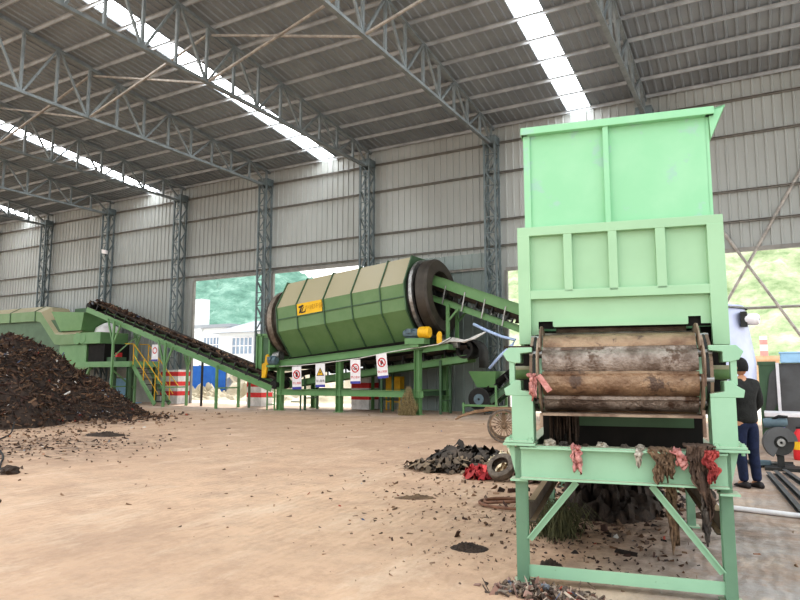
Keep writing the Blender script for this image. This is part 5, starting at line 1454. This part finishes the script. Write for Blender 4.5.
for j in range(n2+1):
    th = PI*0.66*j/n2
    for i in range(n1):
        ph = 2*PI*i/n1
        x, y, z = math.sin(th)*math.cos(ph), math.sin(th)*math.sin(ph), math.cos(th)
        lim = 0.30 if y > 0.35 else -0.75
        z = max(z, lim) 
        k = 1.07 + 0.03*noise.noise(Vector((x*5,y*5,z*5)))
        vs.append((x*0.078*k, y*0.10*k+0.03, z*0.12*k+1.605))
b.add(vs, [(j*n1+i, j*n1+(i+1)%n1, (j+1)*n1+(i+1)%n1, (j+1)*n1+i) for j in range(n2) for i in range(n1)])
b.build('hair', 'hair', hd_, smooth='full', world=False)
skinned('jeans', 'jeans', [(0,0,0.95,(0.155,0.118)),(0,0,0.90,(0.15,0.115)),(-0.09,0,0.84,0.10),(-0.095,0.02,0.48,0.075),(-0.085,-0.01,0.07,0.062),(0.09,0,0.84,0.10),(0.09,0.0,0.48,0.075),(0.085,-0.05,0.07,0.062)],
        [(0,1),(1,2),(2,3),(3,4),(1,5),(5,6),(6,7)], pe)
skinned('jacket', 'jacket', [(0,0,0.82,(0.175,0.14)),(0,0,0.93,(0.178,0.14)),(0,0,1.08,(0.165,0.125)),(0,0,1.24,(0.175,0.13)),(0,0.01,1.36,(0.15,0.115)),(0,0.015,1.455,(0.075,0.07)),
        (-0.18,0.01,1.37,0.075),(-0.25,0.02,1.12,0.06),(-0.195,0.19,0.985,0.045),(0.18,0.01,1.37,0.075),(0.245,0.0,1.11,0.06),(0.205,0.16,0.965,0.045)],
        [(0,1),(1,2),(2,3),(3,4),(4,5),(4,6),(6,7),(7,8),(4,9),(9,10),(10,11)], pe)
for (x, y) in ((-0.086, -0.01), (0.088, -0.05)):
    b = MB(); vs = []
    for (yy, w_, h_) in ((-0.085,0.03,0.06),(-0.06,0.042,0.085),(0.0,0.043,0.095),(0.07,0.045,0.06),(0.13,0.046,0.05),(0.17,0.03,0.035)):
        for k in range(10):
            a = 2*PI*k/10; vs.append((x+w_*math.cos(a), y+yy, max(0.004, h_*0.5+h_*0.5*math.sin(a))))
    b.add(vs, [(j*10+k, j*10+(k+1)%10, (j+1)*10+(k+1)%10, (j+1)*10+k) for j in range(5) for k in range(10)]+[tuple(range(10)), tuple(range(50,60))])
    b.build('shoe', 'shoe', pe, smooth='full', world=False)

# ------------------------------------------------------------------ outdoors
bd = thing('factory_building', 'long white factory building with gridded windows beyond the tall opening', 'building', (-53, 66, 0))
MB().box(-76, -57.5, 60, 74, 0, 7.4).build('wall', 'buildw', bd)
MB().box(-57.5, -36, 58, 74, 0, 6.6).build('wall', 'buildw', bd)
MB().hexa([(-58.2,57.2,6.5),(-35,57.2,6.5),(-35,75,6.5),(-58.2,75,6.5)],[(-55.5,62,8.2),(-37,62,8.2),(-37,70,8.2),(-55.5,70,8.2)]).build('roof', 'buildroof', bd)
MB().box(-77,-57,59.5,74.5,7.4,7.8).build('roof', 'buildroof', bd)
def win(x0, x1, y, z0, z1, nx):
    f = MB().box(x0, x1, y-0.05, y, z0, z1).build('window', 'glass', bd)
    b = MB()
    for i in range(nx+1): xx = x0+(x1-x0)*i/nx; b.box(xx-0.06, xx+0.06, y-0.12, y-0.05, z0, z1)
    for z in (z0, (z0+z1)/2, z1): b.box(x0, x1, y-0.12, y-0.05, z-0.05, z+0.05)
    b.build('window_frame', 'white', f)
win(-62.0, -59.2, 60, 4.3, 6.2, 5); win(-55.2, -52.0, 58, 3.9, 5.9, 5); win(-50.5, -47, 58, 3.9, 5.9, 5)
win(-70, -66, 60, 4.3, 6.2, 5); win(-43, -39, 58, 3.9, 5.9, 5)
MB().box(-63.6,-62.2,59.6,61,7.0,11.2).build('stair_tower', 'buildw', bd)
bf = thing('blue_fence', 'bright blue sheet fence beside the sand outside the tall opening', 'fence', (-30.5, 30, 0))
MB().box(-36, -29.1, 30, 30.06, 0.1, 2.05).build('sheet_panel', 'bluefence', bf)
for x in (-36,-33.7,-31.4,-29.1): MB().box(x-0.05,x+0.05,30.06,30.14,0,2.1).build('post', 'steel', bf)
def mound(name, label, cx, cy, rx, ry, h, m, seed, n=40):
    return tuft(name, label, cx, cy, rx, ry, h, m, seed, 0, 'sand', 0.35, n)
mound('sand_heap', 'tall pale heap of sand outside, beyond the end of the drum screen', -28.0, 34, 4.6, 4.2, 4.3, 'sand', 3.0)
mound('sand_heap', 'low pale heap of sand in front of the blue fence outside', -29.8, 29.0, 2.6, 1.2, 0.9, 'sand', 6.0)
mound('sand_heap', 'wide pale heap of sand seen under the drum screen through the opening', -22.5, 31, 5.5, 3.5, 1.5, 'sand', 9.0)
mp = thing('marker_post', 'red and white banded post standing outside, past the hopper', 'post', (0.45, 60, 0))
MB().box(0.2,0.75,59.8,60.2,0,4.6).build('post_body', 'buildw', mp)
for k in range(4): MB().box(0.19,0.76,59.79,60.21,1.2+k*0.9,1.6+k*0.9).build('red_band', 'fadedred', mp)
tag(MB().box(-0.4,1.4,56,57,0,2.6).box(-0.5,1.5,55.9,57.1,2.6,2.9).build('brick_hut', 'orangewall'), 'small reddish hut outside at the base of the banded post', 'hut')
# forested hills
def ridge(x):
    P_ = [(-420,70),(-215,64),(-190,56),(-172,49),(-164,44),(-150,37),(-130,33),(-100,38),(-70,46),(-30,52),(0,54),(60,60),(160,70)]
    for (a, ha), (c, hc_) in zip(P_[:-1], P_[1:]):
        if a <= x <= c: return ha + (hc_-ha)*(x-a)/(c-a)
    return 60
vs = []; nx, ny = 300, 60
for j in range(ny+1):
    for i in range(nx+1):
        s_ = j/ny; y = 95 + 125*s_; xx = -380 + 500*i/nx; x = xx*(y/200)
        z = ridge(xx)*(y/200)*min(1, s_/0.84)**0.8 if s_ <= 0.84 else ridge(xx)*(y/200)*(1-0.15*(s_-0.84))
        amp = 3.6*min(1, s_*4)
        z += amp*(noise.noise(Vector((x*0.11, y*0.11, 0))) + 0.8*abs(noise.noise(Vector((x*0.33, y*0.33, 5)))))
        vs.append((x, y, z))
b = MB().add(vs, [(j*(nx+1)+i, j*(nx+1)+i+1, (j+1)*(nx+1)+i+1, (j+1)*(nx+1)+i) for j in range(ny) for i in range(nx)])
tag(b.build('forest', 'hill', smooth='full', recalc=False), 'hazy green forested hillside beyond the open wall of the hall', 'forest', kind='stuff')
